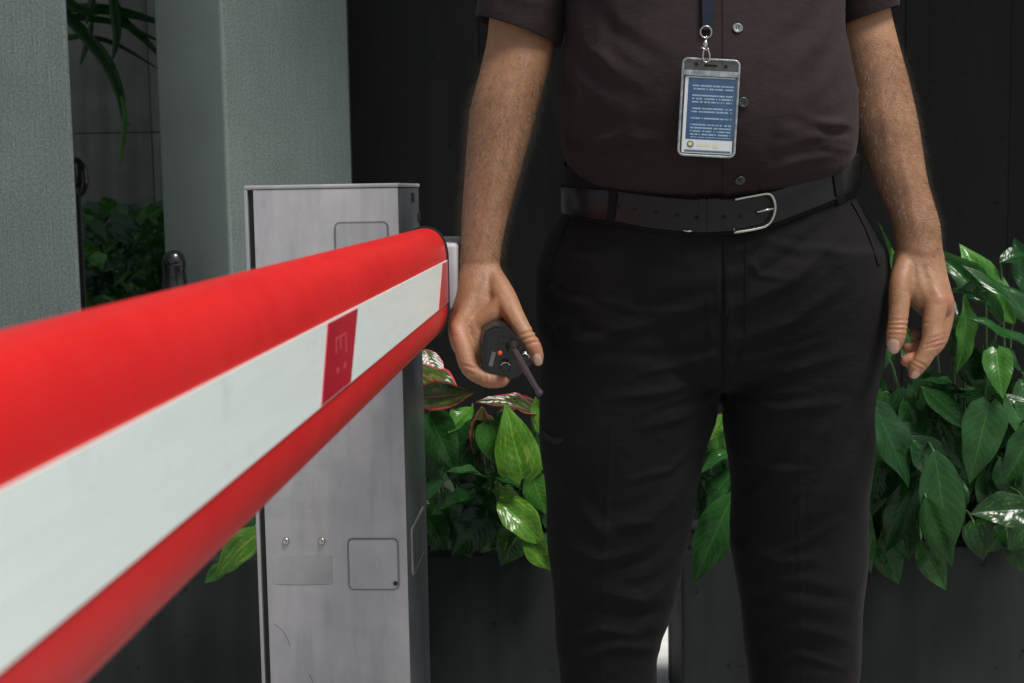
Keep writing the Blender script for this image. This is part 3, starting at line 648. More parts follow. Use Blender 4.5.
# tendons, knuckles and creases of the hands, as fine relief on the skin
folds(bme, [([(476, 268), (466, 300), (456, 326)], 0.5, 5), ([(490, 268), (478, 300), (470, 318)], 0.45, 3), ([(520, 335), (537, 330)], -1.1, 1.5), ([(522, 340), (539, 335)], -1.0, 1.4), ([(524, 345), (540, 341)], -0.7, 1.4), ([(530, 351), (534, 360)], -0.6, 1.4),
    ([(458, 364), (476, 369)], -0.9, 1.5), ([(460, 368), (474, 375)], -0.8, 1.4), ([(484, 372), (486, 388)], -0.7, 1.4), ([(452, 322), (457, 336)], 1.3, 5), ([(503, 314), (512, 330)], -0.8, 1.8), ([(495, 290), (505, 310)], 0.6, 4),
    ([(886, 325), (911, 325)], -1.1, 1.4), ([(886, 329), (910, 330)], -1.0, 1.4), ([(887, 321), (911, 320)], -0.7, 1.4), ([(888, 334), (908, 335)], -0.5, 1.3), ([(926, 345), (946, 338)], -1.2, 1.5), ([(925, 349), (944, 344)], -0.9, 1.4), ([(928, 340), (946, 334)], -0.8, 1.4), ([(914, 360), (928, 368)], -0.8, 1.4), ([(912, 364), (925, 371)], -0.6, 1.3),
    ([(926, 258), (932, 280), (940, 298)], 0.7, 3.5), ([(916, 262), (924, 290)], 0.5, 3), ([(936, 262), (946, 290)], 0.6, 3), ([(928, 272), (938, 284)], 0.4, 2), ([(911, 292), (914, 304)], -1.2, 2.6), ([(912, 322), (928, 323)], -0.7, 1.3), ([(941, 294), (946, 302)], 1.2, 5),
    ([(520, 50), (505, 150), (488, 250)], 0.8, 12), ([(870, 40), (895, 150), (920, 230)], 0.8, 12), ([(530, 60), (520, 120), (505, 190)], 0.7, 4), ([(500, 120), (490, 200), (484, 250)], 0.6, 4), ([(895, 130), (910, 190), (918, 240)], 0.7, 4), ([(880, 90), (890, 150)], 0.6, 4)], 400)
def set_flush(me):
    px, py = PX(get_co(me)); fl = np.zeros(len(px))
    for a, b_, r in ((460, 332, 10), (467, 367, 9), (534, 344, 9), (498, 382, 9), (538, 360, 7), (948, 303, 10), (936, 344, 9), (897, 328, 10), (914, 374, 9), (906, 361, 9), (908, 348, 8), (893, 350, 7)):
        fl += np.exp(-((px - a) ** 2 + (py - b_) ** 2) / r ** 2)
    at = me.attributes.new('flush', 'FLOAT', 'POINT'); at.data.foreach_set('value', np.clip(fl, 0, 1).astype(np.float32))
set_flush(bme); bvB = bvh_of(bodyo)
for cx_, cy_, hw, hh, an in ((893.2, 346.2, 6.2, 7.2, 0.06), (915.5, 374.5, 3.2, 4.6, 0.75), (538.0, 359.5, 3.6, 6.0, -0.35)):
    gr = []
    for i in range(9):
        rw = []
        for j in range(9):
            u, v_ = -1 + j / 4, -1 + i / 4; x, y = u * math.sqrt(1 - v_ * v_ / 3) * hw, v_ * math.sqrt(1 - u * u / 3) * hh
            rw.append((cx_ + x * math.cos(an) - y * math.sin(an), cy_ + x * math.sin(an) + y * math.cos(an)))
        gr.append(rw)
    p0_, n0_ = cast(bvB, cx_, cy_)
    gr = [[q if cast(bvB, *q)[0] is not None and abs(cast(bvB, *q)[0].y - p0_.y) < .012 else (cx_ + (q[0] - cx_) * .5, cy_ + (q[1] - cy_) * .5) for q in rw] for rw in gr]
    slab('fingernail', gr, bvB, 0.0001, 0.00035, MT['nail'], bodyo)
# arm hair
co, no = get_co(bme), get_no(bme); hpx, hpy = PX(co)
def arm_hair(sel, count, lmin, lmax):
    idx = rng.choice(np.nonzero(sel)[0], count); v, f = [], []
    for i in idx:
        p = Vector(co[i]); n = Vector(no[i]); dn = Vector((0, 0, -1)); t = (dn - n * dn.dot(n)).normalized(); s_ = n.cross(t)
        d = (t * random.uniform(.3, 1.0) + n * random.uniform(.2, 1.1) + s_ * random.uniform(-.7, .7)).normalized(); L = random.uniform(lmin, lmax)
        side = d.cross(Vector((0, 1, 0.2)));
        if side.length < .1: side = d.cross(Vector((1, 0, 0)))
        side.normalize(); q = p.copy(); k0 = len(v); bend = (t * 0.5 + s_ * random.uniform(-.6, .6) - n * 0.25)
        for j in range(4):
            w = 0.000075 * (1 - j / 3.4); v += [q - side * w, q + side * w]; q = q + d * (L / 3); d = (d + bend * 0.5).normalized()
        for j in range(3): f.append((k0 + 2*j, k0 + 2*j + 1, k0 + 2*j + 3, k0 + 2*j + 2))
    return v, f
selL = (hpx < 560) & (hpy > 45 + 70 * rng.random(len(hpy))) & (hpy < 285 - 40 * rng.random(len(hpy))); selR = (hpx > 835) & (hpy > 20 + 50 * rng.random(len(hpy))) & (hpy < 275 - 45 * rng.random(len(hpy)))
hv = merge([arm_hair(selL, 9000, .008, .024), arm_hair(selR, 9000, .006, .020)])
ho = link('arm_hair', mesh('arm_hair', *hv), MT['arm_hair'], bodyo); tag(ho, kind='stuff')
hv = ellipsoid(hc + Vector((0, 0.02, 0.035)), .082, .098, .098, n=28)
b = bmesh.new(); b.from_mesh(mesh('t', *hv)); bmesh.ops.delete(b, geom=[q for q in b.verts if q.co.z < hc.z + 0.035 - (q.co.y - hc.y) * 0.7], context='VERTS'); link('hair', bm2me(b, 'hair'), MT['hair'], bodyo)

# --- waist ring used by trousers, waistband and belt
aL, aR = W(566, 198, YP), W(853, 180, YP)
XC, AX = (aL.x + aR.x) / 2, (aR.x - aL.x) / 2; BF, BB = 0.138, 0.118
def ring_xy(th, off):
    cs, sn = math.cos(th), math.sin(th); p = 2 / 2.25
    x = XC + (AX + off) * math.copysign(abs(cs) ** p, cs); y = YP - (BF + off if sn > 0 else BB + off) * math.copysign(abs(sn) ** p, sn); return x, y
def ring_z(x, y, th, tab):
    px = PX([(x, y, 0.98)])[0][0]
    if math.sin(th) >= -0.02: return W(px, poly_at(tab, px), y).z
    zl = W(tab[0][0], tab[0][1], YP).z; zr = W(tab[-1][0], tab[-1][1], YP).z
    u = (math.cos(th) + 1) / 2; return zl * (1 - u) + zr * u + 0.02 * abs(math.sin(th))
def band(name, top, bot, off, thick, mat, parent, n=160, rnd=0.0015):
    v, f = [], []; prof = ((0, 0), (0, 0.03), (0.5, 0.0), (0.5, 1.0), (0, 0.97), (0, 1))
    for i in range(n):
        th = 2 * math.pi * i / n; x0, y0 = ring_xy(th, off); zt, zb_ = ring_z(x0, y0, th, top), ring_z(x0, y0, th, bot)
        for o_, h in ((0, 0.0), (thick * 0.75, 0.0), (thick, 0.04), (thick, 0.35), (thick, 0.65), (thick, 0.96), (thick * 0.75, 1.0), (0, 1.0)):
            x, y = ring_xy(th, off + o_); v.append((x, y, zb_ + (zt - zb_) * h))
    for i in range(n):
        for k in range(8): f.append((i*8+k, i*8+(k+1) % 8, ((i+1) % n)*8+(k+1) % 8, ((i+1) % n)*8+k))
    return addm(name, (v, f), mat, parent, local=False, ang=50)
T_WT = [(560, 164), (571, 167), (619, 181), (660, 190), (698, 197), (740, 197), (776, 189), (835, 164), (848, 156), (860, 152)]
T_BT = [(556, 187), (569, 188), (613, 190.5), (660, 196.5), (700, 200), (740, 198.5), (776, 190), (835, 166), (850, 158), (862, 154)]
T_BB = [(556, 213), (569, 214), (613, 221), (660, 229), (700, 232), (740, 230.5), (776, 222), (835, 199), (853, 191), (862, 188)]
T_WB = [(x, y + 4) for x, y in T_BB]

# --- trousers
tp = [secLR((570, 185), (849, 170), YP, BF - .004, BB - .004, .28), secLR((564, 213), (855, 195), YP, BF, BB, .27), secLR((545, 242), (877, 232), YP, .141, .124, .18), secLR((535.5, 274), (888, 264), YP, .141, .132, .08), secLR((537, 330), (880, 322), YP, .124, .128, 0), secLR((560, 365), (860, 362), YP, .105, .112, 0), secLR((620, 382), (815, 380), YP, .07, .09, 0), secLR((690, 390), (760, 389), YP, .035, .05, 0)]
lL = [secLR((548, 250), (705, 250), YP, .125, .11), secLR((544, 300), (716, 300), YP, .125, .118), secLR((540, 360), (719, 360), YP, .116, .12), secLR((538.5, 408), (717.5, 408), YP, .107, .115), secLR((541, 450), (704, 450), YP, .100, .108), secLR((545, 500), (696, 500), YP + .005, .094, .100), secLR((549, 550), (686, 550), YP + .01, .088, .094), secLR((553, 590), (676, 590), YP + .012, .082, .088), secLR((556, 620), (667, 620), YP + .015, .077, .083), secLR((558, 650), (659, 650), YP + .018, .073, .08), secLR((560, 683), (656, 683), YP + .02, .071, .08), secLR((564, 760), (652, 760), YP + .025, .068, .078), secLR((570, 850), (650, 850), YP + .03, .066, .072), secLR((574, 922), (650, 922), YP + .03, .068, .072)]
lR = [secLR((735, 250), (880, 245), YP, .125, .11), secLR((727, 300), (884, 300), YP, .125, .118), secLR((725, 360), (879, 360), YP, .116, .12), secLR((723.5, 408), (872, 408), YP, .107, .115), secLR((728, 450), (871, 450), YP, .100, .108), secLR((731, 500), (868, 500), YP + .005, .094, .100), secLR((734, 560), (864, 560), YP + .01, .088, .094), secLR((741, 610), (861, 610), YP + .014, .080, .086), secLR((746, 650), (858, 650), YP + .018, .074, .08), secLR((749, 683), (856, 683), YP + .02, .072, .08), secLR((752, 760), (852, 760), YP + .025, .068, .078), secLR((756, 850), (848, 850), YP + .03, .066, .072), secLR((758, 922), (846, 922), YP + .03, .068, .072)]
tme = fuse([loft(tp, 5, 64, 2.3), loft(lL, 5, 48, 2.25), loft(lR, 5, 48, 2.25)], 0.0030, 24, 0.5)
trou = link('trousers', tme, MT['trousers'], person)
def tro_noise(co, px, py):
    d = 0.0014 * np.sin(co[:, 2] * 46 + 9 * co[:, 0] + 2.0 * np.sin(co[:, 0] * 21)) * np.clip((0.78 - co[:, 2]) * 4, 0.15, 1)
    return d + 0.0010 * np.sin(co[:, 2] * 25 - 30 * co[:, 0] + 3 * np.sin(9 * co[:, 2]))
folds(tme, [
    ([(722, 300), (650, 322), (575, 345)], 3.0, 11), ([(720, 345), (660, 356), (600, 352)], -2.4, 9), ([(720, 372), (665, 392), (610, 398)], 2.6, 8), ([(718, 395), (680, 418), (640, 428)], 2.2, 7),
    ([(560, 300), (585, 330), (640, 345)], -2.0, 9), ([(565, 230), (600, 246), (690, 262)], 2.0, 10), ([(548, 310), (558, 326), (566, 322)], 2.6, 6), ([(545, 325), (556, 340), (580, 352)], -2.0, 6),
    ([(724, 312), (790, 282), (842, 236)], 3.2, 10), ([(730, 290), (780, 262), (830, 220)], -2.4, 9), ([(726, 342), (790, 322), (850, 280)], 2.8, 10), ([(726, 372), (790, 372), (850, 352)], 2.2, 10), ([(724, 398), (780, 410), (840, 402)], 2.4, 9),
    ([(842, 410), (790, 470), (745, 500)], 3.4, 12), ([(850, 440), (800, 500), (760, 530)], -2.6, 12), ([(735, 545), (780, 562), (820, 560)], 2.6, 10), ([(745, 600), (790, 590), (845, 600)], -2.4, 10), ([(750, 640), (800, 628), (850, 640)], 2.4, 10),
    ([(700, 470), (650, 520), (600, 530)], 2.8, 12), ([(690, 520), (650, 560), (590, 575)], -2.6, 12), ([(680, 575), (645, 600), (600, 592)], 3.2, 10), ([(670, 610), (630, 620), (580, 610)], -2.8, 10), ([(560, 480), (590, 520), (610, 540)], 2.2, 10), ([(660, 650), (620, 645), (570, 660)], 2.4, 9),
    ([(612, 420), (606, 520), (600, 683)], 0.8, 4), ([(800, 420), (800, 540), (802, 683)], 0.8, 4), ([(722, 240), (723, 300), (722, 400)], -2.4, 4), ([(710, 300), (712, 380)], 1.4, 6), ([(722, 352), (690, 362), (640, 374)], 1.8, 5), ([(721, 384), (690, 402), (655, 412)], -1.8, 5), ([(724, 384), (760, 394), (810, 392)], 1.8, 5), ([(726, 356), (770, 350), (820, 336)], -1.8, 6), ([(600, 300), (640, 312), (690, 310)], 1.6, 6), ([(545, 285), (560, 300), (590, 306)], 2.2, 6), ([(760, 240), (800, 250), (850, 250)], 1.6, 7), ([(742, 250), (760, 275), (800, 280)], 1.4, 6), ([(560, 540), (600, 560), (640, 552)], 1.8, 7), ([(840, 520), (800, 545), (760, 556)], 1.8, 7), ([(700, 440), (670, 470), (630, 480)], 1.8, 6), ([(730, 450), (770, 470), (810, 470)], 1.8, 6), ([(560, 640), (600, 630), (640, 636)], 2, 6), ([(756, 665), (800, 655), (845, 668)], 2, 6)], 700, tro_noise, gain=1.1, wk=0.62, pw=1.35)
band('waistband', T_WT, T_WB, 0.0008, 0.0022, MT['trousers'], trou)
bvT = bvh_of(trou)
# fly, pocket openings, side pocket zip, seams
slab('fly_seam', grid_between([(724, y) for y in range(236, 392, 8)], [(727, y) for y in range(236, 392, 8)], 3), bvT, 0.0003, 0.0012, MT['trousers'], trou)
slab('fly_stitching', grid_between([(745 - max(0, (y - 340) * 0.35), y) for y in range(236, 390, 8)], [(746.5 - max(0, (y - 340) * 0.35), y) for y in range(236, 390, 8)], 3), bvT, 0.0002, 0.0007, MT['trousers'], trou)
slab('pocket_welt', grid_between([(566 - t * 20 - 3 * math.sin(t * 3), 220 + t * 62) for t in np.linspace(0, 1, 14)], [(569 - t * 20 - 3 * math.sin(t * 3), 221 + t * 62) for t in np.linspace(0, 1, 14)], 3), bvT, 0.0004, 0.0016, MT['trousers'], trou)
slab('pocket_welt', grid_between([(851 + t * 26 + 3 * math.sin(t * 3), 203 + t * 62) for t in np.linspace(0, 1, 14)], [(854 + t * 26 + 3 * math.sin(t * 3), 202 + t * 62) for t in np.linspace(0, 1, 14)], 3), bvT, 0.0004, 0.0016, MT['trousers'], trou)
slab('cargo_pocket_zip', grid_between([(543.5, 429), (548, 434), (553, 437), (559, 438), (563, 436)], [(543.5, 436), (548, 441), (553, 444), (559, 444.5), (564, 441)], 4), bvT, 0.0004, 0.0015, MT['hole'], trou)
# --- shirt
YS = YP
sh = [secLR((574, 200), (846, 186), YS, BF - .010, BB - .006, .28), secLR((571, 178), (848, 164), YS, BF - .006, BB - .006, .27), secLR((566, 162), (851, 149), YS, .164, .124, .22), secLR((561, 142), (854, 130), YS, .181, .13, .14), secLR((559, 112), (853, 104), YS, .190, .134, .06), secLR((561, 75), (848, 72), YS, .184, .134, 0), secLR((565, 35), (842, 35), YS, .168, .134, 0), secLR((563, -10), (842, -10), YS, .150, .136), secLR((556, -60), (846, -60), YS, .138, .138), secLR((549, -110), (852, -110), YS, .126, .134), secLR((548, -150), (853, -150), YS, .104, .116), secLR((570, -178), (832, -178), YS, .082, .092), secLR((625, -200), (780, -200), YS, .066, .072), secLR((650, -215), (756, -215), YS, .060, .066)]
def sleeve(rows, cap):
    """rows outer then turned-in inner: (cx,cy,half width px,Y,angle of hem)"""
    secs = []
    for cx_, cy_, hw, Y, ang in rows:
        a = R(ang); l = (cx_ - hw * math.cos(a), cy_ - hw * math.sin(a)); r = (cx_ + hw * math.cos(a), cy_ + hw * math.sin(a)); k = hw * Y / FPX
        secs.append(secLR(l, r, Y, k * 1.02, k * 1.08, 0.0))
    return loft(secs, 7, 72, 2.15)
slL = sleeve([(575, -160, 38, 1.87, 40), (556, -120, 46, 1.868, 30), (540, -70, 47, 1.864, 25), (528, -20, 46.5, 1.86, 21), (519, 28, 46.0, 1.856, 20), (518.4, 30, 44.5, 1.856, 20), (519.5, 27, 43, 1.856, 20), (525, 0, 42, 1.858, 21), (530, -30, 41, 1.86, 22)], True)
slR = sleeve([(830, -160, 38, 1.87, -40), (846, -120, 44, 1.868, -30), (856, -70, 43, 1.864, -25), (862, -30, 40, 1.862, -21), (866.5, 13, 33.5, 1.858, -19), (866.6, 14.5, 32.5, 1.858, -19), (866, 12, 31.5, 1.858, -19), (862, -10, 31, 1.86, -20), (858, -30, 31, 1.86, -20)], True)
sme = fuse([loft(sh, 5, 64, 2.25)], 0.0032, 4, 0.5)
shirt = link('shirt', sme, MT['shirt'], person)
folds(sme, [
    ([(566, 128), (600, 138), (660, 140)], 2.8, 7), ([(568, 150), (600, 142), (632, 128)], 3.0, 6), ([(572, 160), (615, 152), (665, 158)], 2.8, 6), ([(566, 140), (590, 148)], -2.4, 5), ([(578, 172), (620, 168), (660, 172)], 2.0, 5),
    ([(850, 118), (818, 130), (780, 132)], 2.8, 7), ([(850, 142), (815, 138), (775, 146)], 2.4, 6), ([(848, 132), (825, 130), (800, 131)], -1.6, 5), ([(840, 152), (800, 160), (770, 172)], 2.0, 5),
    ([(572, 5), (590, 50), (640, 85)], 2.6, 9), ([(585, -10), (612, 30), (660, 60)], -2.2, 9), ([(566, 50), (580, 80), (610, 105)], 2.6, 8), ([(574, 70), (572, 100), (580, 120)], -1.8, 8),
    ([(838, 5), (822, 40), (790, 70)], 2.4, 9), ([(842, 45), (832, 75), (815, 95)], 2.4, 8), ([(826, -10), (806, 25), (775, 45)], -2.0, 9),
    ([(560, 30), (556, 10), (550, -20)], -2.5, 5), ([(480, 2), (520, 18), (560, 33)], -0.8, 1.8), ([(836, 12), (866, 4), (895, -8)], -0.8, 1.8), ([(500, -10), (520, 0), (550, 5)], 2.0, 6),
    ([(564, 118), (585, 128), (625, 126)], 1.8, 5), ([(570, 166), (600, 160), (640, 163)], 1.8, 5), ([(566, 156), (590, 152), (612, 142)], 1.8, 4), ([(852, 126), (830, 124), (800, 116)], 1.8, 5), ([(850, 150), (825, 146), (798, 150)], 1.8, 4), ([(600, 10), (600, 50), (620, 80)], 1.6, 7), ([(640, 148), (700, 150), (760, 149)], 0.8, 4), ([(690, 60), (700, 110)], 1.0, 14), ([(620, 100), (640, 150)], 1.4, 12), ([(790, 90), (780, 140)], 1.4, 12)], 200,
    lambda co, px, py: 0.0016 * np.sin(co[:, 2] * 40 + 24 * co[:, 0] + 2 * np.sin(co[:, 0] * 17)) * np.clip((np.abs(px - 707) - 60) / 120, 0.0, 1) * 0.6, gain=1.15, wk=0.85)
for vf in (slL, slR):
    so = addm('sleeve', vf, MT['shirt'], shirt, local=False, ang=70)
    folds(so.data, [([(480, 0), (520, 16), (560, 31)], -0.9, 2.0), ([(836, 12), (866, 3), (895, -8)], -0.9, 2.0), ([(500, -14), (520, -4), (552, 4)], 2.2, 6), ([(540, 30), (548, 0), (552, -30)], 2.0, 7), ([(500, 8), (505, -20)], -1.5, 6), ([(850, 6), (846, -20)], 1.6, 6)], 100)
bvS = bvh_of(shirt)
slab('placket', grid_between([(722.5 + 0.004 * y, y) for y in range(-60, 200, 8)], [(757 + 0.004 * y, y) for y in range(-60, 200, 8)], 7), bvS, 0.0002, 0.0012, MT['shirt'], shirt)
bvS2 = bvh_of(shirt, bpy.data.objects['placket'])
for k, (bx, by) in enumerate(((737, -46), (737.5, 28.5), (743, 102.5), (740, 180))):
    p, n = cast(bvS2, bx, by); n = smooth_n(bvS2, bx, by, 5); r = 0.0062
    v, f = lathe([(r * .6, 0), (r * .93, 0.0004), (r, 0.0012), (r * .93, 0.0021), (r * .74, 0.0023), (r * .6, 0.0015), (r * .2, 0.0013)], 24)
    M = Matrix.Translation(p + n * 0.0002) @ frame(n).to_4x4(); btn = link('button', mesh('button', [M @ Vector(q) for q in v], f), MT['button'] if k in (0, 1) else MT['button_dark'], shirt)
    b = bmesh.new()
    for sx, sy in ((1, 1), (-1, 1), (1, -1), (-1, -1)):
        hv_, hf_ = lathe([(0.0007, 0.0012), (0.0007, 0.0018)], 8); m2 = mesh('t', [M @ (Vector(q) + Vector((sx * .0013, sy * .0013, 0))) for q in hv_], hf_); b.from_mesh(m2)
    link('button_thread', bm2me(b, 'button_thread'), MT['hole'], btn)

# --- belt
belt = band('belt', T_BT, T_BB, 0.0034, 0.0034, MT['leather'], person); belt['label'] = 'black leather belt with a silver buckle'
bvBelt = bvh_of(belt)
def cB(px, k):      # pixel on the belt, k = 0 lower edge .. 1 upper edge
    return (px, poly_at(T_BB, px) * (1 - k) + poly_at(T_BT, px) * k)
def belt_patch(name, p0, p1, k0, k1, off, th, mat, parent, n=5, slant=0):
    return slab(name, [[cB(p0 + (p1 - p0) * j / (n - 1) + slant * i / 5, k0 + (k1 - k0) * i / 5) for j in range(n)] for i in range(6)], bvBelt, off, th, mat, parent, cast(bvBelt, *cB(p0, 0.5)))
belt_patch('belt_tail', 622, 764, 0.06, 0.95, 0.0002, 0.0026, MT['leather'], belt, n=30)
belt_patch('belt_keeper', 698.5, 705.5, 0.03, 0.98, 0.0022, 0.0026, MT['leather'], belt)
belt_patch('belt_keeper', 707.5, 720, 0.03, 0.98, 0.0022, 0.0026, MT['leather'], belt)
for hx, k in ((617, .50), (635, .50), (656, .48), (677, .48), (696, .45), (724, .45), (740, .45), (757, .43)):
    pc = cB(hx, k); p, n = cast(bvBelt, *pc); n = smooth_n(bvBelt, *pc)
    v, f = lathe([(0.0027, -0.0008), (0.0027, 0.0006)], 12); M = Matrix.Translation(p + n * (0.0026 if hx > 622 else 0.0)) @ frame(n).to_4x4() @ Matrix.Diagonal((1.15, .9, 1, 1))
    link('belt_hole', mesh('belt_hole', [M @ Vector(q) for q in v], f), MT['hole'], belt)
def on_belt(px, py, off):
    p, n = cast(bvBelt, px, py)
    if p is None:
        q, n = cast(bvBelt, *cB(px, 0.5)); p = W(px, py, q.y)
    return p - ray(px, py).normalized() * off
bk = [(735, 199.5), (745, 197.5), (756, 195.5), (766, 193.8), (771, 195), (774, 200), (775.3, 207), (774, 215), (770.5, 222), (765, 226.5), (756, 229), (745, 231), (734, 232.5)]
v, f = tube([on_belt(a, b_, 0.0062) for a, b_ in crom(bk, 3)], 0.0017, 8); link('buckle', mesh('buckle', v, f), MT['steel'], belt)
v, f = tube([on_belt(a, b_, 0.0012) for a, b_ in ((735, 201), (735, 216), (734, 230))], 0.0016, 8); link('buckle_bar', mesh('buckle_bar', v, f), MT['steel'], belt)
v, f = tube([on_belt(a, b_, 0.0070) for a, b_ in ((757, 212), (766, 210), (774, 208.5))], 0.0014, 8); link('buckle_prong', mesh('buckle_prong', v, f), MT['steel'], belt)
v, f = tube([on_belt(a, b_, 0.004) for a, b_ in ((683, 230.5), (688, 231.2), (692, 231))], 0.0012, 8); link('buckle_rivet', mesh('buckle_rivet', v, f), MT['steel'], belt)
bvBT = bvh_of(belt, trou, bpy.data.objects['waistband'], bpy.data.objects['belt_tail'])
def loop(p0, p1, t0, t1, b0, b1):
    slab('belt_loop', [[(p0[0] + (p1[0]-p0[0]) * i / 9 + w, t0 + (b0 - t0) * i / 9 - 0) for w in (0, 2.5, 5, 7.5, 9)] for i in range(10)], bvBT, 0.0004, 0.0016, MT['trousers'], trou)
slab('belt_loop', [[(611 - i * 0.5 + w, 177 + i * 5.0 + w * 0.2) for w in (0, 2.5, 5, 7.5)] for i in range(10)], bvBT, 0.0004, 0.0016, MT['trousers'], trou)
slab('belt_loop', [[(831.5 + i * 0.6 + w, 164 + i * 4.6 - w * 0.45) for w in (0, 2.5, 5, 8)] for i in range(10)], bvBT, 0.0004, 0.0016, MT['trousers'], trou)
# shoes
for cx_, Yo in ((612, .03), (802, .03)):
    c = W(cx_, 930, YP + Yo); v, f = loft([[c.x, c.y + .10, .022, .030, 0, 0, 0, 0, .02, 0, 0, .02], [c.x, c.y + .085, .045, .038, 0, 0, 0, 0, .045, 0, 0, .044], [c.x, c.y + .02, .05, .042, 0, 0, 0, 0, .06, 0, 0, .049], [c.x, c.y - .06, .036, .046, 0, 0, 0, 0, .042, 0, 0, .035], [c.x, c.y - .13, .028, .048, 0, 0, 0, 0, .03, 0, 0, .027], [c.x, c.y - .175, .02, .03, 0, 0, 0, 0, .018, 0, 0, .019]], 4, 24)
    addm('shoe', (v, f), MT['gloss_black'], person, local=False)

# ------------------------------------------------------------------ ID badge on lanyard
def bq(u, v, off):    # u,v in 0..1 over the holder (v down) -> world point on a flat plane
    return B00 + (B10 - B00) * u + (B01 - B00) * v + BN * off
pm, _ = cast(bvS, 709, 60); pm2, _ = cast(bvS, 706, 158)
yt, yb = pm.y - 0.012, pm2.y - 0.004
yb = min(yb, cast(bvS, 708, 120)[0].y - 0.005)
B00, B10, B01 = W(682.5, 57, yt), W(740.5, 60, yt), W(677, 155.5, yb)
BN = (B10 - B00).cross(B01 - B00).normalized()
if BN.y > 0: BN = -BN
badge = empty('id_badge', (B00 + B10) / 2); tag(badge, 'clear vinyl holder with a blue identity card hanging on a navy lanyard', 'id badge')
def flat(name, u0, u1, v0, v1, off, th, mat, r=0.0, uv=False):
    w = (B10 - B00).length; h = (B01 - B00).length; ex = (B10 - B00).normalized(); ey = -(B01 - B00).normalized()
    b = prism(rrect((u1-u0) * w, (v1-v0) * h, max(r, 1e-4), 4 if r else 1), 0, th)
    M = Matrix.Translation(bq((u0+u1)/2, (v0+v1)/2, off)) @ Matrix((ex, ey, BN)).transposed().to_4x4()
    if uv:
        L = b.loops.layers.uv.new('UVMap')
        for fc in b.faces:
            for lp in fc.loops: lp[L].uv = (lp.vert.co.x / ((u1-u0) * w) + .5, lp.vert.co.y / ((v1-v0) * h) + .5)
    bmesh.ops.transform(b, matrix=M, verts=b.verts); return link(name, bm2me(b, name), mat, badge, smooth=False)
t = NT('blue_card_print'); t.b.inputs['Specular IOR Level'].default_value = 0.15; t.set(Roughness=0.45); uvn = t.n('UVMap'); sp = t.n('SeparateXYZ'); t.l(uvn.outputs[0], sp.inputs[0])
NROW = 19.0; row = t.math('FLOOR', t.math('MULTIPLY', sp.outputs[1], NROW)); fr = t.math('FRACT', t.math('MULTIPLY', sp.outputs[1], NROW))
cm = t.n('CombineXYZ'); t.l(t.math('MULTIPLY', sp.outputs[0], 26.0), cm.inputs[0]); t.l(t.math('MULTIPLY', row, 7.3), cm.inputs[1])
wd_ = t.ramp(t.noise(cm.outputs[0], 1.0, 2), [(0.42, (0,)*3), (0.46, (1,)*3)])
ln = t.math('MULTIPLY', t.math('GREATER_THAN', fr, 0.35), t.math('LESS_THAN', fr, 0.8))
cm2 = t.n('CombineXYZ'); t.l(row, cm2.inputs[1]); blank = t.math('GREATER_THAN', t.noise(cm2.outputs[0], 0.83, 1), 0.42)
inx = t.math('MULTIPLY', t.math('GREATER_THAN', sp.outputs[0], 0.09), t.math('LESS_THAN', sp.outputs[0], 0.94)); iny = t.math('MULTIPLY', t.math('GREATER_THAN', sp.outputs[1], 0.03), t.math('LESS_THAN', sp.outputs[1], 0.9))
msk = t.math('MULTIPLY', t.math('MULTIPLY', t.math('MULTIPLY', wd_, ln), blank), t.math('MULTIPLY', inx, iny))
t.base(t.mix(t.math('MULTIPLY', msk, 0.75), t.ramp(t.noise(uvn.outputs[0], 3, 2), [(0.3, (0.008, 0.050, 0.135)), (0.7, (0.016, 0.078, 0.19))]), (0.34, 0.50, 0.58))); MT['card'] = t.m
flat('card', 0.07, 0.94, 0.19, 0.965, 0.0002, 0.0008, MT['card_white'], 0.002)
flat('card_print', 0.125, 0.955, 0.20, 0.825, 0.00105, 0.0001, MT['card'], 0.0008, uv=True)
flat('card_strip', 0.10, 0.92, 0.83, 0.93, 0.00105, 0.0001, MT['card_white'])
flat('card_strip', 0.12, 0.92, 0.935, 0.955, 0.00105, 0.00012, MT['logo_blue'])
def disc(name, u, v, r, off, mat, n=18):
    ex = (B10 - B00).normalized(); ey = -(B01 - B00).normalized(); c = bq(u, v, off); vv = [c + (ex * math.cos(a) + ey * math.sin(a)) * r for a in np.linspace(0, 2 * math.pi, n, endpoint=False)]
    vv += [p - BN * 0.0001 for p in vv]; f = [tuple(range(n)), tuple(range(2*n-1, n-1, -1))] + [(i, (i+1) % n, n+(i+1) % n, n+i) for i in range(n)]
    return link(name, mesh(name, vv, f), mat, badge, smooth=False)
disc('logo_ring', 0.215, 0.877, 0.0040, 0.0014, MT['logo_blue']); disc('logo_centre', 0.215, 0.873, 0.0024, 0.0016, MT['logo_yellow'])
disc('logo_emblem', 0.66, 0.88, 0.0030, 0.0014, MT['logo_pale']); flat('logo_word', 0.33, 0.56, 0.868, 0.893, 0.0012, 0.0001, MT['logo_pale'])
vv, ff = [], []
for j in range(9):
    for i in range(17):
        u_ = i / 16; vv.append(bq(0.02 + 0.96 * u_, 0.175 + 0.805 * j / 8, 0.0018 + 0.0042 * (1 - (2 * u_ - 1) ** 2) * math.sin(math.pi * (0.08 + 0.84 * j / 8))))
for j in range(8):
    for i in range(16): ff.append((j*17+i, j*17+i+1, (j+1)*17+i+1, (j+1)*17+i))
addm('holder_window', (vv, ff), MT['clear'], badge, local=False)
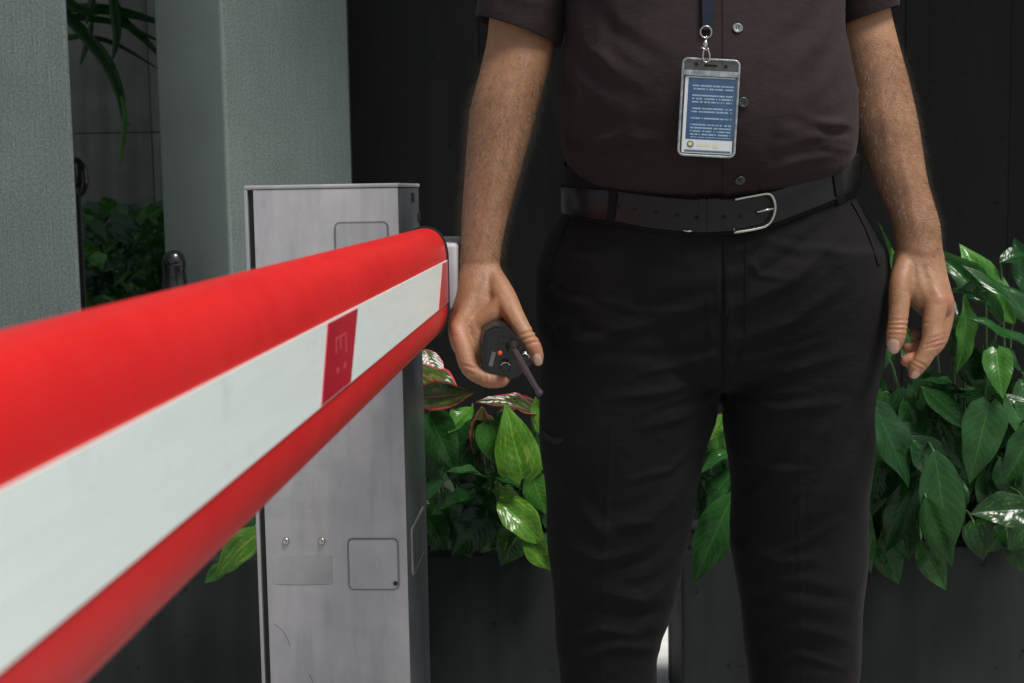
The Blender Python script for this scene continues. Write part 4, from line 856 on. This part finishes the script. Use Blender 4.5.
# welded edge, seal band and top flap of the holder
def rim(u0, u1, v0, v1, rad, name, mat, off=0.001):
    w = (B10 - B00).length; h = (B01 - B00).length; ex = (B10 - B00).normalized(); ey = -(B01 - B00).normalized(); c = bq((u0+u1)/2, (v0+v1)/2, off)
    v, f = tube([c + ex * x + ey * y for x, y in rrect((u1-u0) * w, (v1-v0) * h, 0.006, 5)], rad, 8, True); return link(name, mesh(name, v, f), mat, badge)
rim(0.015, 0.985, 0.012, 0.99, 0.0014, 'holder_edge', MT['vinyl_edge'])
flat('holder_seal', 0.03, 0.97, 0.125, 0.18, 0.0004, 0.0022, MT['vinyl_edge'], 0.001)
flat('holder_flap', 0.03, 0.97, 0.03, 0.122, 0.0004, 0.0012, m_glassy('clear_flap_vinyl', 0.15, (0.8, 0.85, 0.88)), 0.002)
flat('holder_slot', 0.38, 0.60, 0.062, 0.086, 0.0018, 0.0002, MT['hole'], 0.0006)
disc('holder_hole', 0.245, 0.066, 0.0022, 0.002, MT['hole']); disc('holder_hole', 0.75, 0.076, 0.0022, 0.002, MT['hole'])
# clip and ring
ry = yt - 0.003
rg = [W(706 + 5.6 * math.cos(a), 32 + 6 * math.sin(a), ry) for a in np.linspace(0, 2 * math.pi, 24, endpoint=False)]
v, f = tube(rg, 0.0009, 8, True); link('clip_ring', mesh('clip_ring', v, f), MT['steel'], badge)
v, f = tube([W(a, b_, ry - 0.001) for a, b_ in crom([(706.5, 36), (706, 42), (705, 46), (703.5, 52), (703, 57), (704.5, 61.5), (707.5, 62), (709.5, 59), (709.5, 54), (707.5, 48)], 4)], 0.0010, 8); link('clip_hook', mesh('clip_hook', v, f), MT['steel'], badge)
v, f = ellipsoid(W(705.5, 44, ry - 0.001), .0028, .0024, .0042); link('clip_swivel', mesh('clip_swivel', v, f), MT['steel'], badge)
v, f = tube([W(a, b_, ry - 0.002) for a, b_ in ((701, 47), (704, 49), (708, 50))], 0.0009, 8); link('clip_lever', mesh('clip_lever', v, f), MT['steel'], badge)
# lanyard: doubled strap to the ring, then both sides up to the neck
def ribbon(name, pts, wpx, off, mat):
    left = [(a - w / 2, b_) for (a, b_), w in zip(pts, wpx)]; right = [(a + w / 2, b_) for (a, b_), w in zip(pts, wpx)]
    return slab(name, grid_between(left, right, 4), bvS, off, 0.0016, mat, badge)
ribbon('lanyard_tab', [(707.5, y) for y in (-40, -30, -20, -10, 0, 8, 16, 22, 27, 31)], [11, 11, 11, 11, 11, 11, 10.5, 10, 10, 9], 0.006, MT['navy'])
ribbon('lanyard_strap', [(706 - t * 40, -36 - t * 160) for t in np.linspace(0, 1, 14)], [11] * 14, 0.003, MT['navy'])
ribbon('lanyard_strap', [(709 + t * 34, -36 - t * 160) for t in np.linspace(0, 1, 14)], [11] * 14, 0.003, MT['navy'])

# ------------------------------------------------------------------ radio in the fist
rc = W(505.5, 353.5, 1.692)
ant_dir = (W(541, 394, 1.575) - W(511, 344, 1.688)).normalized()
ax = (ant_dir + Vector((-0.10, -1.0, 0.02)) * 1.6).normalized()
e1 = (W(530, 369, 1.692) - W(482, 338, 1.692)); e1 = (e1 - ax * e1.dot(ax)).normalized(); e2 = ax.cross(e1)
RM = Matrix((e1, e2, ax)).transposed().to_4x4(); RM.translation = rc
radio = empty('two_way_radio', rc); radio.matrix_world = RM; tag(radio, 'black handheld two-way radio gripped in the fist, antenna pointing down', 'radio')
radio.rotation_euler = RM.to_euler(); bpy.context.view_layer.update()
def loc_px(px, py, h=0.0):    # pixel -> local xy on the radio's top plane
    I = RM.inverted(); o_ = I @ CAM; d = I.to_3x3() @ ray(px, py); t = (h - o_.z) / d.z; p = o_ + d * t; return p.x, p.y
out = [loc_px(a, b_) for a, b_ in ((481.5, 343), (484, 331.5), (494, 326), (505, 326.5), (517, 338), (532, 352), (532.5, 364), (519, 377), (508, 380.5), (494, 379), (484, 371), (481, 355))]
def radd(name, bm, mat, ang=35):
    o = link(name, bm2me(bm, name), mat, radio, local=True); shade_auto(o, ang); return o
radd('casing', prism(out, -0.105, 0.0, 0.003), MT['plastic'])
cxr, cyr = sum(p[0] for p in out) / len(out), sum(p[1] for p in out) / len(out)
radd('top_panel', prism([(cxr + (x - cxr) * .8, cyr + (y - cyr) * .8) for x, y in out], -0.001, 0.0022, 0.001), MT['gloss_black'])
def rlathe(name, px, py, prof, mat, n=20, tilt=None):
    x, y = loc_px(px, py, 0.002); v, f = lathe(prof, n); o = link(name, mesh(name, [(a + x, b_ + y, c) for a, b_, c in v], f), mat, radio, local=True); shade_auto(o, 40); return o
ant = rlathe('antenna_base', 512, 346, [(0.0075, 0), (0.0075, 0.006), (0.0058, 0.009), (0.0052, 0.018), (0.0042, 0.022)], MT['plastic'])
antenna = rlathe('antenna', 512, 346, [(0.0042, 0.012), (0.0040, 0.05), (0.0034, 0.10), (0.0030, 0.118), (0.0040, 0.119), (0.0040, 0.125), (0.002, 0.127)], simple('satin_grey_antenna', (0.04, 0.04, 0.042), 0.13))
_x, _y = loc_px(512, 346, 0.002); _q = Vector((0, 0, 1)).rotation_difference(RM.to_3x3().inverted() @ ant_dir).to_matrix().to_4x4(); _P = Matrix.Translation((_x, _y, 0.01))
antenna.data.transform(_P @ _q @ _P.inverted())
rlathe('volume_knob', 505, 366, [(0.0072, 0), (0.0072, 0.003), (0.0062, 0.004), (0.0060, 0.011), (0.005, 0.0125), (0.002, 0.0127)], MT['gloss_black'])
rlathe('channel_knob', 524, 357, [(0.0070, 0), (0.0070, 0.003), (0.006, 0.004), (0.0058, 0.010), (0.0048, 0.0115), (0.002, 0.0117)], MT['gloss_black'])
for kx, ky, r_, a0, a1 in ((505, 366, 0.0064, 60, 185), (524, 357, 0.0062, 40, 150)):     # steel arcs that stand in for highlights on the two knobs
    x, y = loc_px(kx, ky, 0.002); v, f = tube([Vector((x + r_ * math.cos(R(q)), y + r_ * math.sin(R(q)), 0.0112)) for q in np.linspace(a0, a1, 10)], 0.0008, 6)
    link('knob_glint', mesh('knob_glint', v, f), MT['steel'], radio, local=True)
rlathe('emergency_button', 500, 353, [(0.0030, 0), (0.0030, 0.003), (0.0022, 0.0042), (0.0008, 0.0046)], MT['orange'], 16)
x0, y0 = loc_px(494, 352, 0.002); x1, y1 = loc_px(490.5, 366, 0.002); u = Vector((x1 - x0, y1 - y0)); L = u.length; u /= L; pvec = Vector((-u.y, u.x)) * 0.0024
radd('label_plate', prism([(x0 - pvec.x, y0 - pvec.y), (x0 + pvec.x, y0 + pvec.y), (x1 + pvec.x, y1 + pvec.y), (x1 - pvec.x, y1 - pvec.y)], 0.001, 0.0028), MT['rplate'])
x0, y0 = loc_px(498, 337); x1, y1 = loc_px(514, 342); u = Vector((x1 - x0, y1 - y0)); u.normalize(); pvec = Vector((-u.y, u.x)) * 0.003
radd('top_ridge', prism([(x0 - pvec.x, y0 - pvec.y), (x0 + pvec.x, y0 + pvec.y), (x1 + pvec.x, y1 + pvec.y), (x1 - pvec.x, y1 - pvec.y)], 0.001, 0.005, 0.001), MT['gloss_black'])
x, y = loc_px(532, 352, -0.01); radd('side_button', box_bm(x - 0.004, x + 0.003, y - 0.006, y + 0.006, -0.03, -0.004, 0.0015), MT['gloss_black'])

# ------------------------------------------------------------------ leaves
def leaf_mesh(name, prof, fold, curl, wave, seed, lobes=0.06, nx=6, ny=12, twist=0.0):
    r = random.Random(seed); ph = r.uniform(0, 6); v, f, uv = [], [], []
    ts = [p[0] for p in prof]; ws = [p[1] for p in prof]
    for j in range(ny + 1):
        t = j / ny; w = float(np.interp(t, ts, ws)); sway = 0.03 * math.sin(t * 3 + ph)
        for i in range(nx + 1):
            s = -1 + 2 * i / nx; x = s * w; y = t - lobes * (abs(s) ** 2) * max(0, 1 - t * 3.5)
            z = fold * abs(x) + -curl * t * t + 0.35 * curl * t - 0.25 * abs(s) ** 3 * w * 0.5 + wave * w * abs(s) * math.sin(t * 13 + ph + (1.7 if s > 0 else 0)) + twist * x * t
            v.append((x + sway, y, z)); uv.append(((s + 1) / 2, t))
    for j in range(ny):
        for i in range(nx): f.append((j*(nx+1)+i, j*(nx+1)+i+1, (j+1)*(nx+1)+i+1, (j+1)*(nx+1)+i))
    me = mesh(name, v, f); L = me.uv_layers.new(name='UVMap')
    for p in me.polygons:
        for li in p.loop_indices: L.data[li].uv = uv[me.loops[li].vertex_index]
    me.polygons.foreach_set('use_smooth', [True] * len(me.polygons)); return me
HEART = [(0, .10), (.04, .34), (.12, .46), (.25, .5), (.4, .48), (.55, .41), (.7, .30), (.82, .185), (.92, .085), (1, .004)]
OVATE = [(0, .03), (.06, .20), (.15, .34), (.3, .47), (.42, .5), (.55, .47), (.7, .36), (.83, .21), (.93, .09), (1, .004)]
LANCE = [(0, .04), (.1, .25), (.25, .42), (.45, .5), (.65, .43), (.8, .28), (.92, .11), (1, .004)]
VAR = {}
def leaf_var(shape, mat, k):
    key = (shape, mat, k)
    if key not in VAR:
        prof = {'h': HEART, 'o': OVATE, 'l': LANCE}[shape]; r = random.Random(k * 17 + ord(shape))
        me = leaf_mesh('leaf', prof, r.uniform(.12, .4), r.uniform(.12, .42), r.uniform(.04, .12), k * 7 + ord(shape), 0.09 if shape == 'h' else 0.02, twist=r.uniform(-.3, .3)); me.materials.append(MT[mat]); VAR[key] = me
    return VAR[key]
STEMS = {}
def leaf(plant, base, tip, wpx, Yb, Yt=None, mat='leaf', shape='o', face=(0, -1, .45), roll=0.0, k=None, stem=True):
    Yt = Yb if Yt is None else Yt
    if Yb < 3: Yb -= 0.12; Yt -= 0.12
    B, T = W(*base, Yb), W(*tip, Yt); y = T - B; L = y.length; y.normalize()
    n = Vector(face); n = (n - y * n.dot(y)).normalized(); n = Matrix.Rotation(roll, 3, y) @ n; x = y.cross(n); wd2 = wpx * Yb / FPX
    M = Matrix((x * wd2, y * L, n * L * 0.8)).transposed().to_4x4(); M.translation = B
    o = bpy.data.objects.new('leaf', leaf_var(shape, mat, random.randrange(9) if k is None else k)); COL.objects.link(o); o.parent = plant; o.matrix_parent_inverse = wm(plant).inverted(); o.matrix_basis = M
    if stem: STEMS.setdefault(plant.name, []).append(B)
    return o
def finish(plant, zsoil, root_y, spread=0.0):
    c = plant.location
    for B in STEMS.get(plant.name, []):
        r0 = Vector((B.x + (c.x - B.x) * 0.35 + random.uniform(-.02, .02), root_y + random.uniform(-.05, .05), zsoil)); mid = (r0 + B) / 2 + Vector((0, 0.02, max(0.03, 0.35 * (r0 - B).length)))
        pts = crom([r0, r0.lerp(mid, .6), mid.lerp(B, .5), B], 3); v, f = tube(pts, list(np.linspace(.0035, .0018, len(pts))), 6)
        link('stem', mesh('stem', v, f), MT['stem'], plant)
def plant(name, px, py, Y, label, cat='plant', z=None):
    p = W(px, py, Y); e = empty(name, (p.x, p.y, PH - 0.05 if z is None else z)); tag(e, label, cat, 'plants in the planters'); return e
UP = (0, -.35, 1); DN = (0, -1, .15)
# right: upright long-leaved plant behind the hand
pl = plant('peace_lily', 975, 400, 2.74, 'upright plant with long glossy leaves beside the open hanging hand')
for a in (((1002, 322), (937, 240), 27, 2.66, 2.70, 'leaf', 'l', (.2, -1, .6)), ((1014, 322), (961, 242), 36, 2.72, 2.76, 'leaf_b', 'l', (-.3, -1, .3)), ((1044, 335), (977, 258), 27, 2.64, 2.62, 'leaf', 'l', (.4, -1, .7)),
          ((986, 302), (946, 285), 22, 2.60, 2.54, 'leaf', 'o', (0, .15, 1)), ((1036, 354), (965, 306), 25, 2.56, 2.52, 'leaf', 'l', (.3, -.8, .8)), ((964, 296), (967, 372), 20, 2.66, 2.62, 'leaf_b', 'l', (.5, -1, .2)),
          ((996, 350), (1004, 396), 30, 2.52, 2.47, 'leaf_b', 'h', (-.2, -.6, .9)), ((893, 300), (891, 221), 11, 2.72, 2.74, 'leaf_b', 'l', (.8, -.6, .2)), ((880, 350), (894, 266), 20, 2.68, 2.70, 'leaf_b', 'l', (-.4, -1, .3)),
          ((888, 312), (876, 384), 24, 2.66, 2.62, 'leaf', 'l', DN), ((950, 330), (985, 395), 30, 2.70, 2.66, 'leaf', 'l', DN), ((1020, 380), (1035, 430), 30, 2.6, 2.55, 'leaf', 'o', UP), ((1000, 262), (1030, 250), 20, 2.74, 2.76, 'leaf', 'l', (0, -.6, .8)),
          ((905, 330), (930, 395), 30, 2.72, 2.68, 'leaf', 'l', DN), ((985, 340), (1024, 372), 26, 2.66, 2.6, 'leaf', 'o', (0, -.5, 1)), ((965, 395), (930, 372), 20, 2.6, 2.56, 'leaf', 'o', (0, -.2, 1)), ((935, 340), (958, 300), 22, 2.78, 2.8, 'leaf', 'l', DN), ((1030, 300), (1018, 236), 26, 2.8, 2.82, 'leaf', 'l', DN)):
    leaf(pl, *a[:7], a[7]) if False else leaf(pl, a[0], a[1], a[2], a[3], a[4], a[5], a[6], a[7])
finish(pl, PH - 0.06, 2.60)
# right: trailing broad leaves over the planter front
pr = plant('trailing_pothos', 950, 500, 2.70, 'mass of broad dark green leaves trailing over the right planter')
for a in (((874, 400), (911, 487), 46, 2.52, 2.49, 'leaf', 'o', (.3, -1, .4)), ((923, 388), (973, 427), 40, 2.56, 2.52, 'leaf_d', 'o', UP), ((988, 404), (974, 484), 46, 2.50, 2.47, 'leaf', 'h', (.1, -1, .35)), ((934, 452), (955, 562), 50, 2.47, 2.44, 'leaf', 'o', (.2, -1, .3)),
          ((926, 498), (953, 568), 32, 2.44, 2.42, 'leaf', 'o', (-.4, -1, .3)), ((921, 541), (946, 591), 28, 2.50, 2.48, 'leaf_s', 'o', (-.3, -1, .3)), ((1030, 508), (973, 513), 38, 2.47, 2.45, 'leaf_s', 'o', (0, -1, .55)), ((915, 478), (886, 553), 36, 2.52, 2.50, 'leaf_d', 'o', (-.3, -1, .2)),
          ((898, 424), (934, 462), 34, 2.56, 2.54, 'leaf', 'o', (.2, -1, .5)), ((910, 438), (948, 484), 38, 2.53, 2.50, 'leaf_d', 'o', (.2, -1, .6)), ((974, 523), (986, 560), 32, 2.50, 2.48, 'leaf_s', 'h', DN), ((1006, 527), (988, 552), 24, 2.54, 2.52, 'leaf_d', 'o', DN),
          ((1030, 524), (1010, 549), 36, 2.52, 2.50, 'leaf_s', 'o', DN), ((862, 498), (868, 575), 22, 2.52, 2.50, 'leaf', 'l', (-.5, -1, .2)), ((880, 538), (899, 585), 32, 2.55, 2.54, 'leaf_d', 'o', DN), ((1034, 422), (1007, 484), 36, 2.50, 2.47, 'leaf', 'o', DN), ((1000, 458), (1016, 500), 30, 2.56, 2.54, 'leaf_d', 'o', DN),
          ((885, 392), (870, 430), 26, 2.58, 2.56, 'leaf', 'o', UP), ((950, 392), (990, 400), 30, 2.6, 2.54, 'leaf', 'o', UP), ((940, 420), (965, 470), 34, 2.60, 2.58, 'leaf_d', 'o', DN), ((880, 460), (870, 520), 34, 2.58, 2.56, 'leaf_d', 'o', DN), ((895, 500), (912, 560), 34, 2.58, 2.56, 'leaf_d', 'o', DN),
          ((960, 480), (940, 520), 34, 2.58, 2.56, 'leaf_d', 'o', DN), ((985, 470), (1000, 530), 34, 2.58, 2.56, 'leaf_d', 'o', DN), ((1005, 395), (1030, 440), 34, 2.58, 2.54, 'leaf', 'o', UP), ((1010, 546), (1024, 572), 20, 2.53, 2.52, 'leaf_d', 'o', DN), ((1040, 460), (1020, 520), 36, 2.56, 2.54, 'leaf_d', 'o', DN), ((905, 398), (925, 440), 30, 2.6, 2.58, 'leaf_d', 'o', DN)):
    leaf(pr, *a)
for i in range(34):      # middle layer
    x, y = random.uniform(880, 1050), random.uniform(380, 500); a = random.uniform(-.9, .9); L = random.uniform(38, 66)
    leaf(pr, (x, y), (x + L * math.sin(a), y + L * math.cos(a) * .8), random.uniform(26, 40), random.uniform(2.58, 2.64), None, random.choice(['leaf', 'leaf', 'leaf_d', 'leaf_s']), random.choice('oh'), (random.uniform(-.6, .6), -1, random.uniform(0, 1.1)), random.uniform(-.6, .6), stem=False)
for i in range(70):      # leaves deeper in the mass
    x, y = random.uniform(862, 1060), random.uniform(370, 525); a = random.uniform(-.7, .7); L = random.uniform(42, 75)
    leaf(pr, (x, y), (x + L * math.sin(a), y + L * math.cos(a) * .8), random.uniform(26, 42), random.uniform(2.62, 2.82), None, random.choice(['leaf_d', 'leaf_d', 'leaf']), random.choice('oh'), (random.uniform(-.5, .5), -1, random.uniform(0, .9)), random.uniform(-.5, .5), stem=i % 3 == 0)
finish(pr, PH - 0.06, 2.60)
# seen between the legs
pc_ = plant('leafy_plant', 735, 500, 2.68, 'plant seen between the legs with one large drooping green leaf')
for a in (((735, 494), (689, 582), 44, 2.50, 2.47, 'leaf', 'o', (-.3, -1, .3)), ((725, 415), (706, 440), 22, 2.6, 2.58, 'leaf_v', 'o', UP), ((712, 420), (722, 462), 26, 2.62, 2.6, 'leaf_b', 'o', DN), ((740, 450), (700, 470), 26, 2.6, 2.56, 'leaf', 'o', UP), ((700, 470), (725, 500), 24, 2.6, 2.58, 'leaf_d', 'o', UP), ((735, 470), (705, 505), 28, 2.58, 2.56, 'leaf', 'o', (0, -.5, .8)), ((745, 420), (735, 490), 34, 2.64, 2.62, 'leaf_d', 'o', DN), ((690, 455), (700, 520), 34, 2.66, 2.64, 'leaf_d', 'o', DN)):
    leaf(pc_, *a)
for i in range(14):
    x, y = random.uniform(700, 760), random.uniform(400, 490); a = random.uniform(-.8, .8); L = random.uniform(40, 60)
    leaf(pc_, (x, y), (x + L * math.sin(a), y + L * math.cos(a) * .7), random.uniform(24, 36), random.uniform(2.66, 2.8), None, 'leaf_d', 'o', (random.uniform(-.5, .5), -1, .5), stem=False)
finish(pc_, PH - 0.06, 2.60)
# left: red-edged plant and variegated pothos
pa_ = plant('red_edged_plant', 470, 440, 2.70, 'plant with dark red-edged leaves under the fist, beside the cabinet')
for a in (((410, 366), (462, 398), 40, 2.60, 2.52, 'leaf_r', 'o', (.2, -.7, .8)), ((416, 398), (470, 392), 30, 2.55, 2.48, 'leaf_r', 'o', (0, -1, .3)), ((540, 416), (481, 394), 24, 2.56, 2.52, 'leaf_r', 'l', (0, -.6, .8)), ((482, 408), (479, 466), 22, 2.58, 2.56, 'leaf_r', 'l', DN), ((508, 430), (476, 416), 26, 2.6, 2.56, 'leaf_r', 'o', UP), ((430, 420), (440, 395), 18, 2.6, 2.58, 'leaf_r', 'o', UP), ((500, 412), (540, 398), 20, 2.6, 2.58, 'leaf_r', 'o', UP), ((425, 350), (440, 385), 26, 2.64, 2.6, 'leaf_r', 'o', (.4, -1, .2))):
    leaf(pa_, *a)
finish(pa_, PH - 0.06, 2.60)
pp = plant('variegated_pothos', 500, 480, 2.70, 'bright green and yellow variegated plant between the cabinet and the left leg')
for a in (((428, 416), (457, 474), 40, 2.52, 2.49, 'leaf', 'h', DN), ((524, 478), (506, 405), 48, 2.50, 2.50, 'leaf_v', 'h', (.1, -1, .5)), ((492, 422), (503, 470), 38, 2.54, 2.51, 'leaf_b', 'h', DN), ((472, 408), (447, 430), 24, 2.54, 2.5, 'leaf_b', 'o', UP), ((490, 480), (450, 463), 20, 2.50, 2.45, 'leaf', 'o', (0, -.1, 1)), ((488, 474), (521, 487), 18, 2.5, 2.46, 'leaf', 'o', (0, -.1, 1)), ((488, 492), (438, 506), 30, 2.54, 2.52, 'leaf_d', 'o', UP),
          ((486, 516), (452, 558), 42, 2.52, 2.50, 'leaf_d', 'h', DN), ((498, 502), (547, 540), 36, 2.48, 2.44, 'leaf_v', 'o', (.1, -.8, .7)), ((520, 528), (502, 566), 38, 2.49, 2.47, 'leaf_s', 'h', DN), ((526, 538), (552, 570), 26, 2.46, 2.44, 'leaf_v', 'o', DN), ((496, 488), (522, 508), 26, 2.52, 2.5, 'leaf_v', 'o', UP), ((541, 434), (536, 396), 18, 2.54, 2.55, 'leaf_v', 'o', DN), ((440, 500), (425, 530), 28, 2.56, 2.54, 'leaf_d', 'o', DN),
          ((440, 475), (426, 500), 18, 2.52, 2.5, 'leaf', 'o', UP), ((530, 470), (548, 515), 30, 2.55, 2.53, 'leaf_b', 'o', DN), ((460, 520), (470, 560), 30, 2.56, 2.55, 'leaf_d', 'h', DN), ((520, 490), (536, 540), 32, 2.55, 2.53, 'leaf', 'o', DN), ((475, 440), (450, 480), 30, 2.58, 2.56, 'leaf_d', 'o', DN), ((520, 440), (545, 470), 26, 2.55, 2.53, 'leaf_b', 'o', DN)):
    leaf(pp, *a)
for i in range(26):
    x, y = random.uniform(425, 560), random.uniform(480, 530); a = random.uniform(-.8, .8); L = random.uniform(32, 50)
    leaf(pp, (x, y), (x + L * math.sin(a), y + L * math.cos(a) * .8), random.uniform(26, 40), random.uniform(2.53, 2.6), None, random.choice(['leaf_d', 'leaf', 'leaf_d', 'leaf_s']), random.choice('oh'), (random.uniform(-.5, .5), -1, random.uniform(0, .8)), random.uniform(-.5, .5), stem=False)
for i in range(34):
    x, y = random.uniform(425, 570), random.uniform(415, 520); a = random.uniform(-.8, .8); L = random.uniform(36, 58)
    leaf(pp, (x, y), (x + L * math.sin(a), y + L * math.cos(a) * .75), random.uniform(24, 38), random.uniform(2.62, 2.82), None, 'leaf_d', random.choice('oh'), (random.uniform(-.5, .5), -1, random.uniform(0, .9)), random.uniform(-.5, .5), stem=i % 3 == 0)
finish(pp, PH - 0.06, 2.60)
pq = plant('pothos', 270, 520, 2.72, 'small plant with yellow-green leaves peeping out left of the cabinet, under the boom')
for a in (((264, 530), (212, 573), 34, 2.52, 2.50, 'leaf_v', 'o', (0, -.8, .7)), ((228, 562), (204, 584), 16, 2.54, 2.53, 'leaf_b', 'o', DN), ((300, 500), (262, 540), 30, 2.6, 2.58, 'leaf', 'o', DN), ((250, 505), (230, 540), 30, 2.62, 2.6, 'leaf', 'o', DN), ((290, 480), (320, 530), 34, 2.62, 2.6, 'leaf', 'o', DN), ((270, 490), (240, 470), 28, 2.66, 2.66, 'leaf', 'o', UP), ((215, 520), (190, 550), 26, 2.64, 2.62, 'leaf_d', 'o', DN)):
    leaf(pq, *a)
finish(pq, PH - 0.06, 2.60)
rt = crom([W(209, 583, 2.53), W(216, 610, 2.52), W(224, 632, 2.54), W(229, 655, 2.55)], 4); v, f = tube(rt, 0.0009, 5); link('aerial_root', mesh('aerial_root', v, f), simple('dry_root', (0.16, 0.14, 0.10), 0.8), pq)

# plants and lamps in the gap between the columns
pg = plant('broadleaf_shrub', 120, 260, 4.6, 'low dark green shrub growing in the gap between the two columns', z=0.03)
for i in range(230):
    x, y = random.uniform(66, 172), random.uniform(200, 320) ; a = random.uniform(-1.2, 1.2); L = random.uniform(20, 36); Y = random.uniform(4.3, 5.1)
    if y < 222 and random.random() < .5: continue
    leaf(pg, (x, y), (x + L * math.sin(a), y + L * math.cos(a) * .8), random.uniform(13, 22), Y, Y - .05, random.choice(['leaf_v', 'leaf_b']) if i % 8 == 0 else random.choice(['leaf_b', 'leaf', 'leaf_d']), 'o', (random.uniform(-.5, .5), -1, random.uniform(.2, 1.2)), stem=False)
for i in range(12):
    b0 = Vector((pg.location.x + random.uniform(-.25, .25), pg.location.y + random.uniform(-.1, .3), 0.03)); t0_ = W(random.uniform(80, 160), random.uniform(220, 280), 4.7)
    v, f = tube([b0, b0.lerp(t0_, .5) + Vector((.03, 0, .05)), t0_], .005, 6); link('stem', mesh('stem', v, f), MT['stem'], pg)
pm_ = plant('palm', 100, 30, 4.4, 'palm with long dark arching fronds hanging at the top of the gap between columns', 'palm', z=0.03)
hub_ = W(60, 20, 4.4)
def blade(p, wpx, Y, mat='leaf_d'):
    P = crom([W(a, b_, Y) for a, b_ in p], 5); v, f, uv = [], [], []; N = len(P)
    for i, q in enumerate(P):
        t = i / (N - 1); q = Vector(q); d = (Vector(P[min(i+1, N-1)]) - Vector(P[max(i-1, 0)])).normalized(); s_ = d.cross(Vector((0, -1, .25))).normalized(); w = wpx * Y / FPX * .5 * max(0.03, math.sin(math.pi * (0.12 + 0.88 * t)) ** .8)
        for k_, s in enumerate((-1, 0, 1)): v.append(q + s_ * w * s + Vector((0, -w * .35 if s == 0 else 0, 0))); uv.append(((s + 1) / 2, t))
    for i in range(N - 1):
        for k_ in (0, 1): f.append((i*3+k_, i*3+k_+1, (i+1)*3+k_+1, (i+1)*3+k_))
    me = mesh('frond', v, f); Lr = me.uv_layers.new(name='UVMap')
    for q in me.polygons:
        for li in q.loop_indices: Lr.data[li].uv = uv[me.loops[li].vertex_index]
    link('frond', me, MT[mat], pm_)
for p, w in (([(48, 10), (90, 8), (130, 14), (170, 26)], 11), ([(50, 14), (85, 18), (120, 24), (165, 44)], 7), ([(50, 0), (75, 24), (105, 60), (120, 95), (124, 128)], 13), ([(112, -20), (114, 8), (117, 35), (112, 62)], 10), ([(92, 22), (88, 40), (80, 66)], 7), ([(60, 36), (90, 37), (120, 46), (160, 70)], 5),
             ([(96, -30), (92, 0), (86, 26)], 8), ([(112, -8), (124, 20), (145, 40), (165, 62)], 8), ([(40, 38), (60, 38), (84, 37)], 8), ([(60, -10), (76, 8), (100, 14)], 10), ([(121, 96), (125, 115), (123, 142), (119, 170)], 5)):
    blade(p, w, 4.4 + random.uniform(-.06, .06), 'leaf_b' if p[0] == (121, 96) else 'leaf_d')
v, f = tube([Vector((hub_.x - .12, 4.45, .03)), Vector((hub_.x - .10, 4.42, .8)), hub_ + Vector((-.04, 0, 0)), hub_ + Vector((0, 0, .25))], [.03, .025, .02, .012], 10); link('trunk', mesh('trunk', v, f), MT['stem'], pm_)
# black garden lamps
lp = W(173.5, 250, 3.30); lamp = empty('bollard_light', (lp.x, lp.y, 0)); tag(lamp, 'small black bollard lamp with rounded cap in front of the plain column side', 'bollard lamp')
v, f = lathe([(0.036, 0.03), (0.033, lp.z - .10)], 20); q = link('post', mesh('post', v, f), MT['plastic'], lamp, local=True); shade_auto(q)
v, f = lathe([(0.033, lp.z - .10), (0.033, lp.z - .095), (0.0300, lp.z - .09), (0.0255, lp.z - .045), (0.0275, lp.z - .04), (0.0275, lp.z - .036)], 20); q = link('lamp_housing', mesh('lamp_housing', v, f), MT['gloss_black'], lamp, local=True); shade_auto(q)
v, f = lathe([(0.0275, lp.z - .035), (0.027, lp.z - .025), (0.022, lp.z - .01), (0.012, lp.z - .002), (0.002, lp.z)], 20); link('cap', mesh('cap', v, f), MT['gloss_black'], lamp, local=True)
lp = W(76, 178, 4.0); lamp = empty('globe_light', (lp.x, lp.y, 0)); tag(lamp, 'glossy black rounded lamp half hidden behind the left-edge column', 'garden lamp')
v, f = ellipsoid((0, 0, lp.z), .034, .034, .058, n=24); link('globe', mesh('globe', v, f), MT['gloss_black'], lamp, local=True)
v, f = lathe([(0.012, 0.03), (0.012, lp.z - .05), (0.02, lp.z - .045), (0.02, lp.z - .03)], 16); q = link('post', mesh('post', v, f), MT['plastic'], lamp, local=True); shade_auto(q)

# pieces that belong to a part become its sub-parts
def under(thing, part, names, local=True):
    p = [c for c in thing.children if c.name.split('.')[0] == part][0]
    for c in list(thing.children):
        if c.name.split('.')[0] in names:
            c.parent = p
            if not local: c.matrix_parent_inverse = wm(p).inverted()
under(cab, 'front_cover', ('access_plate', 'plate_gap', 'plate_rim', 'stamped_mark', 'screw', 'plate_lock', 'scratch', 'sticker_residue'))
under(cab, 'side_cover', ('side_plate', 'side_plate_cover', 'slot'))
under(boom, 'red_tape', ('printed_mark',))
under(radio, 'volume_knob', ('knob_glint',)); under(radio, 'top_panel', ('label_plate', 'emergency_button', 'top_ridge')); under(radio, 'antenna', ('antenna_base',))
under(badge, 'card', ('card_print', 'card_strip', 'logo_ring', 'logo_centre', 'logo_emblem', 'logo_word'), False)
under(badge, 'holder_flap', ('holder_slot', 'holder_hole'), False)
